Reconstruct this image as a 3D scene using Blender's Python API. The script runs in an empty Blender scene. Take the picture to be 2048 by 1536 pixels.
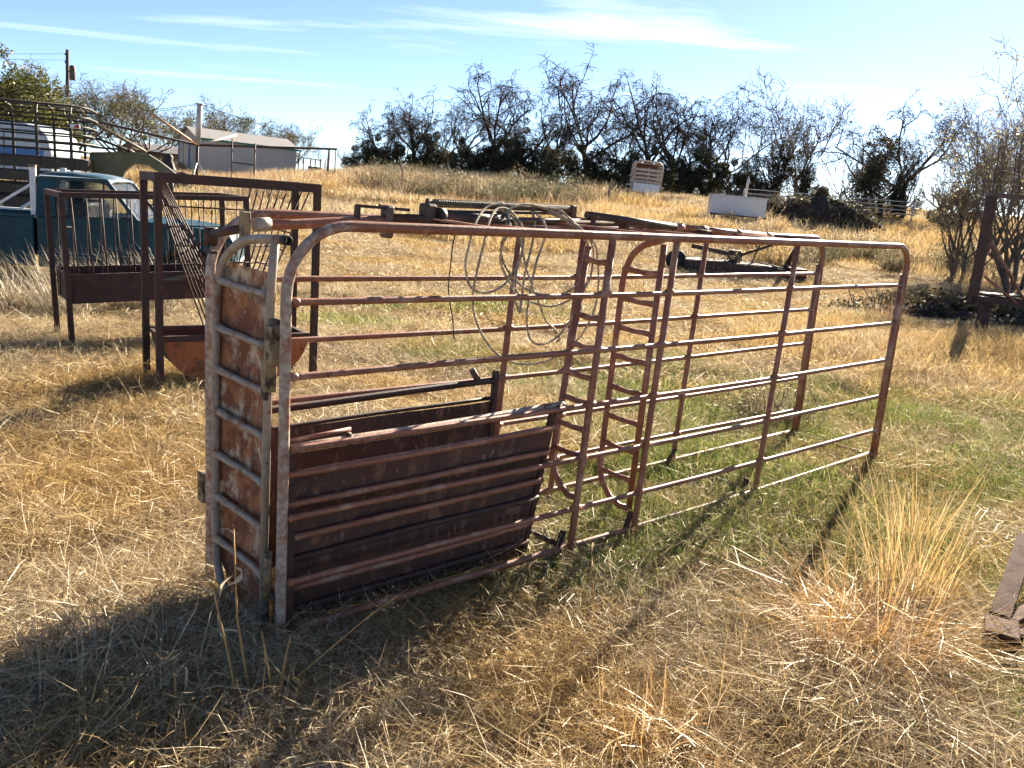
import bpy, math, random
import numpy as np
from mathutils import Matrix, Vector

R = math.radians
rng = np.random.default_rng(7)
random.seed(7)
scene = bpy.context.scene
COL = scene.collection

# ------------------------------------------------------------------ camera
cam_data = bpy.data.cameras.new('camera')
cam = bpy.data.objects.new('camera', cam_data)
COL.objects.link(cam)
PITCH, ROLL, EYE = 0.2174, 0.0769, 1.709
cp, sp, cr, sr = math.cos(PITCH), math.sin(PITCH), math.cos(ROLL), math.sin(ROLL)
fwd = Vector((0, cp, -sp)); rgt = Vector((1, 0, 0)); upv = Vector((0, sp, cp))
r2 = cr * rgt + sr * upv
u2 = -sr * rgt + cr * upv
cam.matrix_world = Matrix(((r2.x, u2.x, -fwd.x, 0), (r2.y, u2.y, -fwd.y, 0), (r2.z, u2.z, -fwd.z, EYE), (0, 0, 0, 1)))
cam_data.sensor_width = 36.0
cam_data.lens = 30.44
cam_data.clip_start = 0.05
cam_data.clip_end = 4000
scene.camera = cam

# ------------------------------------------------------------------ light
SUN_AZ, SUN_EL = R(28.5), R(25.5)          # azimuth from +Y towards +X
sun_dir = Vector((math.sin(SUN_AZ) * math.cos(SUN_EL), math.cos(SUN_AZ) * math.cos(SUN_EL), math.sin(SUN_EL)))
sd = bpy.data.lights.new('sun', 'SUN'); sd.energy = 5.0; sd.angle = R(0.5); sd.color = (1.0, 0.87, 0.69)
so = bpy.data.objects.new('sun', sd); COL.objects.link(so)
so.rotation_euler = sun_dir.to_track_quat('Z', 'Y').to_euler()
so.location = sun_dir * 60

world = bpy.data.worlds.new('World'); scene.world = world; world.use_nodes = True
wn, wl = world.node_tree.nodes, world.node_tree.links
wn.clear()
w_out = wn.new('ShaderNodeOutputWorld'); w_bg = wn.new('ShaderNodeBackground')
sky = wn.new('ShaderNodeTexSky'); sky.sky_type = 'NISHITA'; sky.sun_disc = False
sky.sun_elevation = SUN_EL; sky.sun_rotation = SUN_AZ
sky.air_density = 0.48; sky.dust_density = 0.11; sky.ozone_density = 1.5; sky.altitude = 500
# thin cirrus: streaky noise on the view direction projected to a high layer
tc = wn.new('ShaderNodeTexCoord'); sep = wn.new('ShaderNodeSeparateXYZ')
wl.new(tc.outputs['Generated'], sep.inputs[0])
mz = wn.new('ShaderNodeMath'); mz.operation = 'MAXIMUM'; mz.inputs[1].default_value = 0.03
wl.new(sep.outputs['Z'], mz.inputs[0])
dx = wn.new('ShaderNodeMath'); dx.operation = 'DIVIDE'; wl.new(sep.outputs['X'], dx.inputs[0]); wl.new(mz.outputs[0], dx.inputs[1])
dy = wn.new('ShaderNodeMath'); dy.operation = 'DIVIDE'; wl.new(sep.outputs['Y'], dy.inputs[0]); wl.new(mz.outputs[0], dy.inputs[1])
cmb = wn.new('ShaderNodeCombineXYZ'); wl.new(dx.outputs[0], cmb.inputs[0]); wl.new(dy.outputs[0], cmb.inputs[1])
mp = wn.new('ShaderNodeMapping'); mp.inputs['Rotation'].default_value = (0, 0, R(28)); mp.inputs['Scale'].default_value = (0.22, 0.62, 1); mp.inputs['Location'].default_value = (11.0, 4.4, 0)
wl.new(cmb.outputs[0], mp.inputs[0])
nz = wn.new('ShaderNodeTexNoise'); nz.inputs['Scale'].default_value = 1.0; nz.inputs['Detail'].default_value = 7; nz.inputs['Roughness'].default_value = 0.58; nz.inputs['Distortion'].default_value = 0.4
wl.new(mp.outputs[0], nz.inputs['Vector'])
crp = wn.new('ShaderNodeValToRGB'); crp.color_ramp.elements[0].position = 0.57; crp.color_ramp.elements[0].color = (0, 0, 0, 1)
crp.color_ramp.elements[1].position = 0.88; crp.color_ramp.elements[1].color = (.85, .85, .85, 1)
wl.new(nz.outputs['Fac'], crp.inputs[0])
mixc = wn.new('ShaderNodeMix'); mixc.data_type = 'RGBA'
hz_ = wn.new('ShaderNodeMapRange'); hz_.inputs[1].default_value = .04; hz_.inputs[2].default_value = .16; wl.new(sep.outputs['Z'], hz_.inputs[0])
cm = wn.new('ShaderNodeMath'); cm.operation = 'MULTIPLY'; wl.new(crp.outputs[0], cm.inputs[0]); wl.new(hz_.outputs[0], cm.inputs[1])
wl.new(cm.outputs[0], mixc.inputs[0]); wl.new(sky.outputs[0], mixc.inputs[6])
mixc.inputs[7].default_value = (9.5, 9.8, 10.0, 1)
wl.new(mixc.outputs[2], w_bg.inputs[0])
w_bg.inputs[1].default_value = 0.05
wl.new(w_bg.outputs[0], w_out.inputs[0])

vs = scene.view_settings
vs.view_transform = 'Standard'; vs.look = 'None'; vs.gamma = 1.0; vs.use_curve_mapping = False
vs.exposure = 2.15
scene.cycles.max_bounces = 4; scene.cycles.diffuse_bounces = 2; scene.cycles.glossy_bounces = 2; scene.cycles.transmission_bounces = 4
scene.cycles.transparent_max_bounces = 6
scene.cycles.use_denoising = True
scene.cycles.use_adaptive_sampling = True; scene.cycles.adaptive_threshold = 0.03; scene.cycles.adaptive_min_samples = 12

# ------------------------------------------------------------------ helpers
def tag(o, label=None, cat=None, group=None, kind=None):
    if label: o['label'] = label
    if cat: o['category'] = cat
    if group: o['group'] = group
    if kind: o['kind'] = kind
    return o

def empty(name, loc, rz=0.0, rx=0.0, ry=0.0):
    o = bpy.data.objects.new(name, None); COL.objects.link(o)
    o.empty_display_size = 0.1
    o.location = loc; o.rotation_euler = (rx, ry, rz)
    return o

def copy_tree(o, parent=None):
    c = o.copy(); COL.objects.link(c); c.parent = parent
    for ch in list(o.children): copy_tree(ch, c)
    return c

def V3(p): return Vector(p)

def fillet(pts, rad, n=6):
    """Round the inner corners of a polyline."""
    pts = [V3(p) for p in pts]
    if not isinstance(rad, (list, tuple)): rad = [rad] * len(pts)
    out = [pts[0]]
    for i in range(1, len(pts) - 1):
        a, b, c = pts[i - 1], pts[i], pts[i + 1]
        r = rad[i]
        if r <= 0: out.append(b); continue
        d1 = (a - b); d2 = (c - b)
        l = min(r, d1.length * .49, d2.length * .49)
        p, q = b + d1.normalized() * l, b + d2.normalized() * l
        for k in range(n + 1):
            t = k / n
            # quadratic-ish circular blend
            w = 0.72
            den = (1 - t) ** 2 + 2 * w * t * (1 - t) + t * t
            out.append((p * (1 - t) ** 2 + b * (2 * w * t * (1 - t)) + q * t * t) / den)
    out.append(pts[-1])
    return out

class MB:
    def __init__(self): self.v = []; self.f = []; self.sm = []
    def add(self, vs_, fs, smooth=False):
        o = len(self.v); self.v.extend([tuple(p) for p in vs_])
        for f in fs: self.f.append(tuple(i + o for i in f)); self.sm.append(smooth)
        return self
    def box(self, c, s, rot=None, bev=0.0):
        hx, hy, hz = s[0] / 2, s[1] / 2, s[2] / 2
        if bev <= 0:
            vs_ = [Vector((x, y, z)) for x in (-hx, hx) for y in (-hy, hy) for z in (-hz, hz)]
            fs = [(0, 1, 3, 2), (4, 6, 7, 5), (0, 4, 5, 1), (2, 3, 7, 6), (0, 2, 6, 4), (1, 5, 7, 3)]
        else:
            b = min(bev, hx * .9, hy * .9, hz * .9)
            vs_, idx = [], {}
            for sx in (-1, 1):
                for sy in (-1, 1):
                    for sz in (-1, 1):
                        for ax in range(3):
                            p = [sx * (hx - b), sy * (hy - b), sz * (hz - b)]
                            p[ax] = (sx * hx, sy * hy, sz * hz)[ax]
                            idx[(sx, sy, sz, ax)] = len(vs_); vs_.append(Vector(p))
            fs = []
            for ax in range(3):
                for s_ in (-1, 1):
                    o1, o2 = [a for a in range(3) if a != ax]
                    q = []
                    for a, bb in ((-1, -1), (1, -1), (1, 1), (-1, 1)):
                        k = [0, 0, 0]; k[ax] = s_; k[o1] = a; k[o2] = bb
                        q.append(idx[(k[0], k[1], k[2], ax)])
                    fs.append(tuple(q))
            for ax in range(3):
                o1, o2 = [a for a in range(3) if a != ax]
                for a in (-1, 1):
                    for bb in (-1, 1):
                        q = []
                        for s_, fa in ((-1, o1), (-1, o2), (1, o2), (1, o1)):
                            k = [0, 0, 0]; k[ax] = s_; k[o1] = a; k[o2] = bb
                            q.append(idx[(k[0], k[1], k[2], fa)])
                        fs.append(tuple(q))
            for sx in (-1, 1):
                for sy in (-1, 1):
                    for sz in (-1, 1):
                        fs.append(tuple(idx[(sx, sy, sz, a)] for a in range(3)))
        M = rot.to_matrix() if hasattr(rot, 'to_matrix') else (rot if rot is not None else Matrix.Identity(3))
        c = V3(c)
        return self.add([M @ p + c for p in vs_], fs)
    def bar(self, a, b, w, h, up=(0, 0, 1), ext=0.0):
        """rectangular bar from a to b, w across, h along 'up'."""
        a, b = V3(a), V3(b); d = (b - a).normalized(); a = a - d * ext; b = b + d * ext
        u_ = V3(up); s = d.cross(u_)
        if s.length < 1e-4: s = d.cross(Vector((1, 0, 0)))
        s.normalize(); u_ = s.cross(d).normalized()
        vs_ = []
        for p in (a, b):
            for i, j in ((-1, -1), (1, -1), (1, 1), (-1, 1)): vs_.append(p + s * (w / 2 * i) + u_ * (h / 2 * j))
        return self.add(vs_, [(0, 3, 2, 1), (4, 5, 6, 7), (0, 1, 5, 4), (1, 2, 6, 5), (2, 3, 7, 6), (3, 0, 4, 7)])
    def tube(self, pts, r, n=8, cap=True, hollow=False):
        pts = [V3(p) for p in pts]
        rs = r if isinstance(r, (list, tuple)) else [r] * len(pts)
        vs_, fs = [], []
        prev = None
        for i, p in enumerate(pts):
            if i == 0: d = pts[1] - pts[0]
            elif i == len(pts) - 1: d = pts[-1] - pts[-2]
            else: d = (pts[i + 1] - pts[i]).normalized() + (pts[i] - pts[i - 1]).normalized()
            d.normalize()
            if prev is None:
                s = d.cross(Vector((0, 0, 1)))
                if s.length < 1e-3: s = d.cross(Vector((0, 1, 0)))
            else: s = prev - d * prev.dot(d)
            s.normalize(); prev = s; t = d.cross(s)
            for k in range(n):
                a = 2 * math.pi * k / n
                vs_.append(p + (s * math.cos(a) + t * math.sin(a)) * rs[i])
        for i in range(len(pts) - 1):
            for k in range(n):
                k2 = (k + 1) % n
                fs.append((i * n + k, i * n + k2, (i + 1) * n + k2, (i + 1) * n + k))
        self.add(vs_, fs, True)
        if cap:
            o = len(self.v) - len(vs_)
            L = (len(pts) - 1) * n + o
            if not hollow:
                self.f.append(tuple(o + k for k in range(n - 1, -1, -1))); self.sm.append(False)
                self.f.append(tuple(L + k for k in range(n))); self.sm.append(False)
        return self
    def lathe(self, prof, c=(0, 0, 0), axis='Z', n=20):
        """prof = [(radius, along)]"""
        c = V3(c); vs_, fs = [], []
        for (r, h) in prof:
            for k in range(n):
                a = 2 * math.pi * k / n; x, y = r * math.cos(a), r * math.sin(a)
                p = {'Z': (x, y, h), 'Y': (x, h, y), 'X': (h, x, y)}[axis]
                vs_.append(c + V3(p))
        for i in range(len(prof) - 1):
            for k in range(n):
                k2 = (k + 1) % n
                fs.append((i * n + k, i * n + k2, (i + 1) * n + k2, (i + 1) * n + k))
        return self.add(vs_, fs, True)
    def prism(self, poly, a, b, axis='Y'):
        """extrude a 2-D polygon (given in the two other axes) from a to b along axis."""
        n = len(poly); vs_ = []
        for h in (a, b):
            for (p, q) in poly:
                vs_.append({'Y': (p, h, q), 'X': (h, p, q), 'Z': (p, q, h)}[axis])
        fs = [tuple(range(n)), tuple(range(2 * n - 1, n - 1, -1))]
        for k in range(n):
            k2 = (k + 1) % n; fs.append((k, k + n, k2 + n, k2))
        return self.add(vs_, fs)
    def quad(self, a, b, c, d): return self.add([a, b, c, d], [(0, 1, 2, 3)])
    def build(self, name, mat, parent=None, loc=None):
        me = bpy.data.meshes.new(name)
        me.from_pydata(self.v, [], self.f)
        me.polygons.foreach_set('use_smooth', self.sm)
        me.materials.append(mat); me.update()
        import bmesh
        if len(self.f) < 6000:
            bm = bmesh.new(); bm.from_mesh(me); bmesh.ops.recalc_face_normals(bm, faces=bm.faces); bm.to_mesh(me); bm.free()
        o = bpy.data.objects.new(name, me); COL.objects.link(o)
        if parent is not None: o.parent = parent
        if loc is not None: o.location = loc
        return o

def part(name, mat, parent, fn, *a, **k):
    m = MB(); getattr(m, fn)(*a, **k); return m.build(name, mat, parent)

# ------------------------------------------------------------------ materials
def newmat(name):
    m = bpy.data.materials.new(name); m.use_nodes = True
    nt = m.node_tree; b = nt.nodes['Principled BSDF']
    return m, nt, b

def plain(name, col, rough=0.6, metal=0.0, vary=0.12, scale=6.0, bump=0.0, coord='Object', spec=0.4):
    m, nt, b = newmat(name); N, L = nt.nodes, nt.links
    t = N.new('ShaderNodeTexCoord'); n = N.new('ShaderNodeTexNoise'); n.inputs['Scale'].default_value = scale; n.inputs['Detail'].default_value = 6
    L.new(t.outputs[coord], n.inputs['Vector'])
    r = N.new('ShaderNodeValToRGB'); e = r.color_ramp.elements
    e[0].position = .3; e[1].position = .72
    e[0].color = (*[c * (1 - vary * 2) for c in col], 1); e[1].color = (*[min(1, c * (1 + vary)) for c in col], 1)
    L.new(n.outputs['Fac'], r.inputs[0]); L.new(r.outputs[0], b.inputs['Base Color'])
    b.inputs['Roughness'].default_value = rough; b.inputs['Metallic'].default_value = metal
    b.inputs['Specular IOR Level'].default_value = spec
    if bump:
        bp = N.new('ShaderNodeBump'); bp.inputs['Strength'].default_value = bump; bp.inputs['Distance'].default_value = .01
        L.new(n.outputs['Fac'], bp.inputs['Height']); L.new(bp.outputs[0], b.inputs['Normal'])
    return m

def patchy(name, base, patches, rough=0.6, metal=0.0, bump=0.25, coord='Object', stretch=(1, 1, 1), grain=60.0):
    """base colour + list of (colour, noise scale, threshold lo, hi, roughness)"""
    m, nt, b = newmat(name); N, L = nt.nodes, nt.links
    t = N.new('ShaderNodeTexCoord'); mp_ = N.new('ShaderNodeMapping'); mp_.inputs['Scale'].default_value = stretch
    L.new(t.outputs[coord], mp_.inputs[0])
    fine = N.new('ShaderNodeTexNoise'); fine.inputs['Scale'].default_value = grain; fine.inputs['Detail'].default_value = 4
    L.new(mp_.outputs[0], fine.inputs['Vector'])
    cur = N.new('ShaderNodeMix'); cur.data_type = 'RGBA'; cur.blend_type = 'MULTIPLY'; cur.inputs[0].default_value = .55
    cur.inputs[6].default_value = (*base, 1); L.new(fine.outputs['Fac'], cur.inputs[7])
    col = cur.outputs[2]; rg = None; hsum = fine.outputs['Fac']
    for i, (c, sc, lo, hi, ro) in enumerate(patches):
        n = N.new('ShaderNodeTexNoise'); n.inputs['Scale'].default_value = sc; n.inputs['Detail'].default_value = 8; n.inputs['Roughness'].default_value = .65
        off = N.new('ShaderNodeMapping'); off.inputs['Location'].default_value = (3.7 * i + 1, 5.1 * i, 2.3 * i); L.new(mp_.outputs[0], off.inputs[0])
        L.new(off.outputs[0], n.inputs['Vector'])
        r = N.new('ShaderNodeMapRange'); r.inputs[1].default_value = lo; r.inputs[2].default_value = hi
        L.new(n.outputs['Fac'], r.inputs[0])
        mx = N.new('ShaderNodeMix'); mx.data_type = 'RGBA'; L.new(r.outputs[0], mx.inputs[0]); L.new(col, mx.inputs[6]); mx.inputs[7].default_value = (*c, 1)
        col = mx.outputs[2]
        rm = N.new('ShaderNodeMix'); L.new(r.outputs[0], rm.inputs[0])
        if rg is None: rm.inputs[2].default_value = rough
        else: L.new(rg, rm.inputs[2])
        rm.inputs[3].default_value = ro; rg = rm.outputs[0]
    L.new(col, b.inputs['Base Color'])
    if rg is not None: L.new(rg, b.inputs['Roughness'])
    else: b.inputs['Roughness'].default_value = rough
    b.inputs['Metallic'].default_value = metal
    bp = N.new('ShaderNodeBump'); bp.inputs['Strength'].default_value = bump; bp.inputs['Distance'].default_value = .004
    L.new(hsum, bp.inputs['Height']); L.new(bp.outputs[0], b.inputs['Normal'])
    return m

M = {}
RUST = (.115, .040, .020); DRUST = (.050, .022, .014); REDP = (.215, .052, .028); PALE = (.42, .36, .27)
M['red_pipe'] = patchy('red_pipe', (.345, .140, .078), [((.20, .076, .042), 3.5, .44, .66, .7), ((.40, .25, .175), 8, .52, .70, .42), ((.085, .040, .027), 22, .62, .72, .8)], rough=.42, bump=.3)
M['worn_pipe'] = patchy('worn_pipe', (.42, .37, .30), [((.30, .22, .16), 7, .42, .62, .6), ((.19, .090, .055), 11, .54, .66, .7), ((.09, .040, .025), 30, .61, .68, .8)], rough=.45, bump=.5)
M['rust_plate'] = patchy('rust_plate', (.235, .075, .030), [((.36, .15, .06), 11, .46, .62, .8), ((.52, .40, .27), 10, .51, .62, .7), ((.48, .33, .19), 34, .60, .67, .7), ((.09, .034, .018), 7, .54, .68, .8)], rough=.75, stretch=(1, 1, .8))
M['dark_sheet'] = patchy('dark_sheet', (.090, .042, .030), [((.055, .028, .021), 4, .46, .60, .8), ((.17, .085, .055), 9, .55, .64, .75), ((.22, .15, .11), 28, .60, .66, .8), ((.5, .45, .38), 55, .70, .73, .7)], rough=.7, stretch=(1.6, 1, .6), bump=.5)
M['dark_rust'] = patchy('dark_rust', (.056, .025, .018), [((.085, .034, .021), 8, .5, .65, .75), ((.026, .015, .012), 14, .58, .68, .8)], rough=.65)
M['orange'] = patchy('orange_rust', (.50, .155, .050), [((.12, .045, .022), 5, .50, .66, .8), ((.06, .03, .02), 14, .6, .7, .8)], rough=.7)
M['grease'] = patchy('greasy_steel', (.050, .034, .025), [((.12, .060, .038), 11, .50, .64, .7), ((.24, .19, .15), 14, .66, .72, .5)], rough=.6)
M['steel_grey'] = patchy('grey_steel', (.13, .11, .095), [((.085, .04, .026), 8, .48, .62, .7)], rough=.6, metal=.1)
M['latch'] = patchy('dirty_latch', (.36, .26, .13), [((.05, .03, .02), 22, .50, .60, .7)], rough=.6)
def hoop_mat():
    m = M['red_pipe'].copy(); m.name = 'hoop_pipe'; nt = m.node_tree; N, L = nt.nodes, nt.links; b = N['Principled BSDF']
    src = b.inputs['Base Color'].links[0].from_socket
    t = N.new('ShaderNodeTexCoord'); sp3 = N.new('ShaderNodeSeparateXYZ'); L.new(t.outputs['Object'], sp3.inputs[0])
    n = N.new('ShaderNodeTexNoise'); n.inputs['Scale'].default_value = 15; n.inputs['Detail'].default_value = 12; n.inputs['Roughness'].default_value = .72; L.new(t.outputs['Object'], n.inputs['Vector'])
    n2 = N.new('ShaderNodeTexNoise'); n2.inputs['Scale'].default_value = 45; L.new(t.outputs['Object'], n2.inputs['Vector'])
    a = N.new('ShaderNodeMath'); a.operation = 'MULTIPLY_ADD'; a.inputs[1].default_value = -.55; a.inputs[2].default_value = .06; L.new(sp3.outputs['X'], a.inputs[0])
    a2 = N.new('ShaderNodeMath'); a2.operation = 'ADD'; L.new(a.outputs[0], a2.inputs[0]); L.new(n.outputs['Fac'], a2.inputs[1])
    r = N.new('ShaderNodeMapRange'); r.inputs[1].default_value = .44; r.inputs[2].default_value = .60; L.new(a2.outputs[0], r.inputs[0])
    wc = N.new('ShaderNodeValToRGB'); wc.color_ramp.elements[0].color = (.26, .19, .14, 1); wc.color_ramp.elements[1].color = (.43, .37, .30, 1); wc.color_ramp.elements[0].position = .38; wc.color_ramp.elements[1].position = .6; L.new(n2.outputs['Fac'], wc.inputs[0])
    mx = N.new('ShaderNodeMix'); mx.data_type = 'RGBA'; L.new(r.outputs[0], mx.inputs[0]); L.new(src, mx.inputs[6]); L.new(wc.outputs[0], mx.inputs[7]); L.new(mx.outputs[2], b.inputs['Base Color'])
    return m
M['hoop'] = hoop_mat()
M['spring'] = plain('spring_steel', (.16, .14, .11), .45, .5)
def rope_mat(name, c1, c2):
    m, nt, b = newmat(name); N, L = nt.nodes, nt.links
    t = N.new('ShaderNodeTexCoord'); n = N.new('ShaderNodeTexNoise'); n.inputs['Scale'].default_value = 40
    L.new(t.outputs['Object'], n.inputs['Vector'])
    r = N.new('ShaderNodeValToRGB'); r.color_ramp.elements[0].color = (*c1, 1); r.color_ramp.elements[1].color = (*c2, 1); r.color_ramp.elements[0].position = .35; r.color_ramp.elements[1].position = .65
    L.new(n.outputs['Fac'], r.inputs[0]); L.new(r.outputs[0], b.inputs['Base Color']); b.inputs['Roughness'].default_value = .85
    return m
M['rope'] = rope_mat('pale_rope', (.27, .22, .15), (.50, .44, .33))
M['cord'] = plain('dark_cord', (.045, .032, .022), .9)
M['teal'] = patchy('teal_paint', (.005, .055, .072), [((.008, .070, .088), 2.5, .5, .7, .5), ((.05, .04, .032), 10, .70, .76, .7)], rough=.42, bump=.03)
M['teal'].node_tree.nodes['Principled BSDF'].inputs['Specular IOR Level'].default_value = .25
M['teal_dark'] = plain('teal_seam', (.004, .022, .030), .6)
M['white_paint'] = plain('white_paint', (.74, .73, .70), .5, vary=.08)
M['rubber'] = plain('rubber', (.022, .021, .020), .85)
M['chrome'] = plain('chrome', (.62, .62, .62), .22, 1.0, vary=.05)
M['black'] = plain('black_trim', (.015, .014, .014), .6)
M['green_paint'] = patchy('green_paint', (.125, .125, .058), [((.17, .15, .08), 3, .5, .65, .6), ((.11, .05, .028), 9, .60, .68, .8)], rough=.5, bump=.05)
M['green_dark'] = patchy('green_dark', (.036, .031, .020), [((.065, .055, .028), 4, .5, .65, .6), ((.07, .034, .02), 9, .58, .68, .8)], rough=.6, bump=.05)
M['silver'] = plain('silver_skin', (.36, .40, .44), .4, .2, vary=.06)
M['lens_red'] = plain('red_lens', (.55, .02, .012), .25)
M['shed_wall'] = patchy('shed_wall', (.66, .62, .55), [((.50, .46, .40), 1.6, .48, .66, .6), ((.22, .15, .10), 5, .66, .76, .8)], rough=.55, stretch=(1, 1, .3), bump=.05)
M['shed_roof'] = patchy('shed_roof', (.42, .40, .38), [((.24, .17, .12), 2.5, .56, .70, .7)], rough=.5, stretch=(1, .4, 1), bump=.05)
M['blue_trim'] = plain('blue_trim', (.05, .16, .40), .5)
M['green_trim'] = plain('green_trim', (.03, .20, .16), .5)
M['wood_old'] = patchy('old_boards', (.20, .14, .10), [((.11, .08, .06), 6, .5, .65, .9)], rough=.85, stretch=(4, 4, .6), grain=30)
M['wood_red'] = patchy('red_boards', (.25, .12, .08), [((.14, .08, .06), 6, .5, .65, .9)], rough=.85, grain=30)
M['tin'] = patchy('tin_roof', (.36, .35, .34), [((.20, .11, .07), 3, .52, .66, .8)], rough=.5, metal=.2)
M['post_wood'] = patchy('post_wood', (.20, .165, .13), [((.09, .07, .055), 10, .5, .65, .9)], rough=.9, stretch=(3, 3, .5), grain=40)
M['pole_wood'] = plain('pole_wood', (.085, .065, .052), .9)
M['wire'] = plain('wire', (.05, .05, .05), .6)
M['walker_pipe'] = plain('walker_pipe', (.46, .42, .38), .5)
M['walker_tan'] = plain('walker_tan', (.40, .22, .13), .6)
M['tan_paint'] = patchy('tan_paint', (.58, .47, .37), [((.30, .19, .13), 6, .58, .68, .8)], rough=.55, bump=.05)
M['white_box'] = patchy('white_enamel', (.80, .81, .82), [((.58, .56, .53), 2.2, .50, .68, .5), ((.34, .22, .14), 9, .66, .74, .7)], rough=.4, stretch=(1, 1, .45), bump=.05)
M['compost'] = patchy('brush_dark', (.035, .026, .018), [((.07, .05, .03), 6, .5, .65, .9)], rough=.95, grain=20)
M['bark'] = patchy('bark', (.085, .070, .056), [((.045, .037, .030), 6, .5, .65, .95)], rough=.95, grain=30)
M['bark_pale'] = patchy('bark_pale', (.16, .13, .10), [((.08, .06, .05), 6, .5, .65, .95)], rough=.95, grain=30)
M['twig'] = plain('twig', (.095, .078, .064), .9)  # lightened so the colour carries the haze over the far trees
M['twig_pale'] = plain('twig_pale', (.20, .165, .13), .9)
def glass_mat():
    m, nt, b = newmat('window_glass')
    b.inputs['Base Color'].default_value = (.55, .62, .62, 1); b.inputs['Roughness'].default_value = .04
    b.inputs['Transmission Weight'].default_value = .95; b.inputs['IOR'].default_value = 1.05; b.inputs['Alpha'].default_value = .55
    b.inputs['Specular IOR Level'].default_value = .9
    return m
M['glass'] = glass_mat()
# ------------------------------------------------------------------ ground
_wr = np.random.default_rng(3)
_waves = []
for wl_, amp in ((0.55, .002), (0.8, .003), (1.3, .006), (2.0, .010), (3.1, .014)):
    for _ in range(3):
        a = _wr.uniform(0, 2 * np.pi); k = 2 * np.pi / (wl_ * _wr.uniform(.8, 1.25))
        _waves.append((k * np.cos(a), k * np.sin(a), _wr.uniform(0, 6.28), amp))
_big = []
for wl_, amp in ((6, .03), (10, .04), (17, .05)):
    for _ in range(2):
        a = _wr.uniform(0, 2 * np.pi); k = 2 * np.pi / (wl_ * _wr.uniform(.8, 1.25))
        _big.append((k * np.cos(a), k * np.sin(a), _wr.uniform(0, 6.28), amp))

def terrain(x, y):
    x = np.asarray(x, float); y = np.asarray(y, float)
    t = np.maximum(0, y - 13)
    z1 = 1.8 * (np.minimum(t, 37) / 37) ** 1.35
    z2 = .066 * 14 * (1 - np.exp(-np.maximum(y - 50, 0) / 14)) + .012 * np.maximum(0, y - 64) * np.exp(-np.maximum(0, y - 64) / 60)
    z = z1 + z2 - .95 * np.clip((-9.5 - x) / 7, 0, 1) * np.clip((y - 26) / 22, 0, 1)
    for kx, ky, ph, a in _waves: z = z + a * np.sin(kx * x + ky * y + ph)
    far = np.clip((np.hypot(x - .5, y - 4.5) - 7) / 10, 0, 1)
    for kx, ky, ph, a in _big: z = z + far * a * np.sin(kx * x + ky * y + ph)
    return z - .012
def tz(x, y): return float(terrain(x, y))

def graded(lo, hi, step, far_lo, far_hi, grow=1.12):
    mid = list(np.arange(lo, hi + 1e-6, step))
    a, s = [], step
    p = lo
    while p > far_lo: s *= grow; p -= s; a.append(p)
    b, s, p = [], step, hi
    while p < far_hi: s *= grow; p += s; b.append(p)
    return np.array(a[::-1] + mid + b)
gx = graded(-9, 10, .11, -1200, 1200); gy = graded(-3, 12, .11, -60, 1800)
GX, GY = np.meshgrid(gx, gy)
GZ = terrain(GX, GY)
nx_, ny_ = len(gx), len(gy)
gv = np.stack([GX.ravel(), GY.ravel(), GZ.ravel()], 1)
ii = np.arange(nx_ * ny_).reshape(ny_, nx_)
gf = np.stack([ii[:-1, :-1].ravel(), ii[:-1, 1:].ravel(), ii[1:, 1:].ravel(), ii[1:, :-1].ravel()], 1)

def mesh_np(name, v, f, mat, smooth=False, tint=None):
    """v (N,3), f list/array of same-size polygons (or list of arrays)"""
    fs = f if isinstance(f, list) else [f]
    me = bpy.data.meshes.new(name)
    nl = sum(a.size for a in fs); nf = sum(a.shape[0] for a in fs)
    me.vertices.add(len(v)); me.vertices.foreach_set('co', np.asarray(v, np.float32).ravel())
    me.loops.add(nl); me.polygons.add(nf)
    me.loops.foreach_set('vertex_index', np.concatenate([a.ravel() for a in fs]).astype(np.int32))
    starts, tot, o = [], [], 0
    for a in fs:
        k = a.shape[1]; starts.append(o + np.arange(a.shape[0]) * k); tot.append(np.full(a.shape[0], k)); o += a.size
    me.polygons.foreach_set('loop_start', np.concatenate(starts).astype(np.int32))
    me.polygons.foreach_set('use_smooth', np.full(nf, smooth))
    me.materials.append(mat)
    if tint is not None:
        at = me.attributes.new('tint', 'FLOAT', 'POINT'); at.data.foreach_set('value', np.asarray(tint, np.float32))
    me.update(calc_edges=True); me.validate()
    return me

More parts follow.
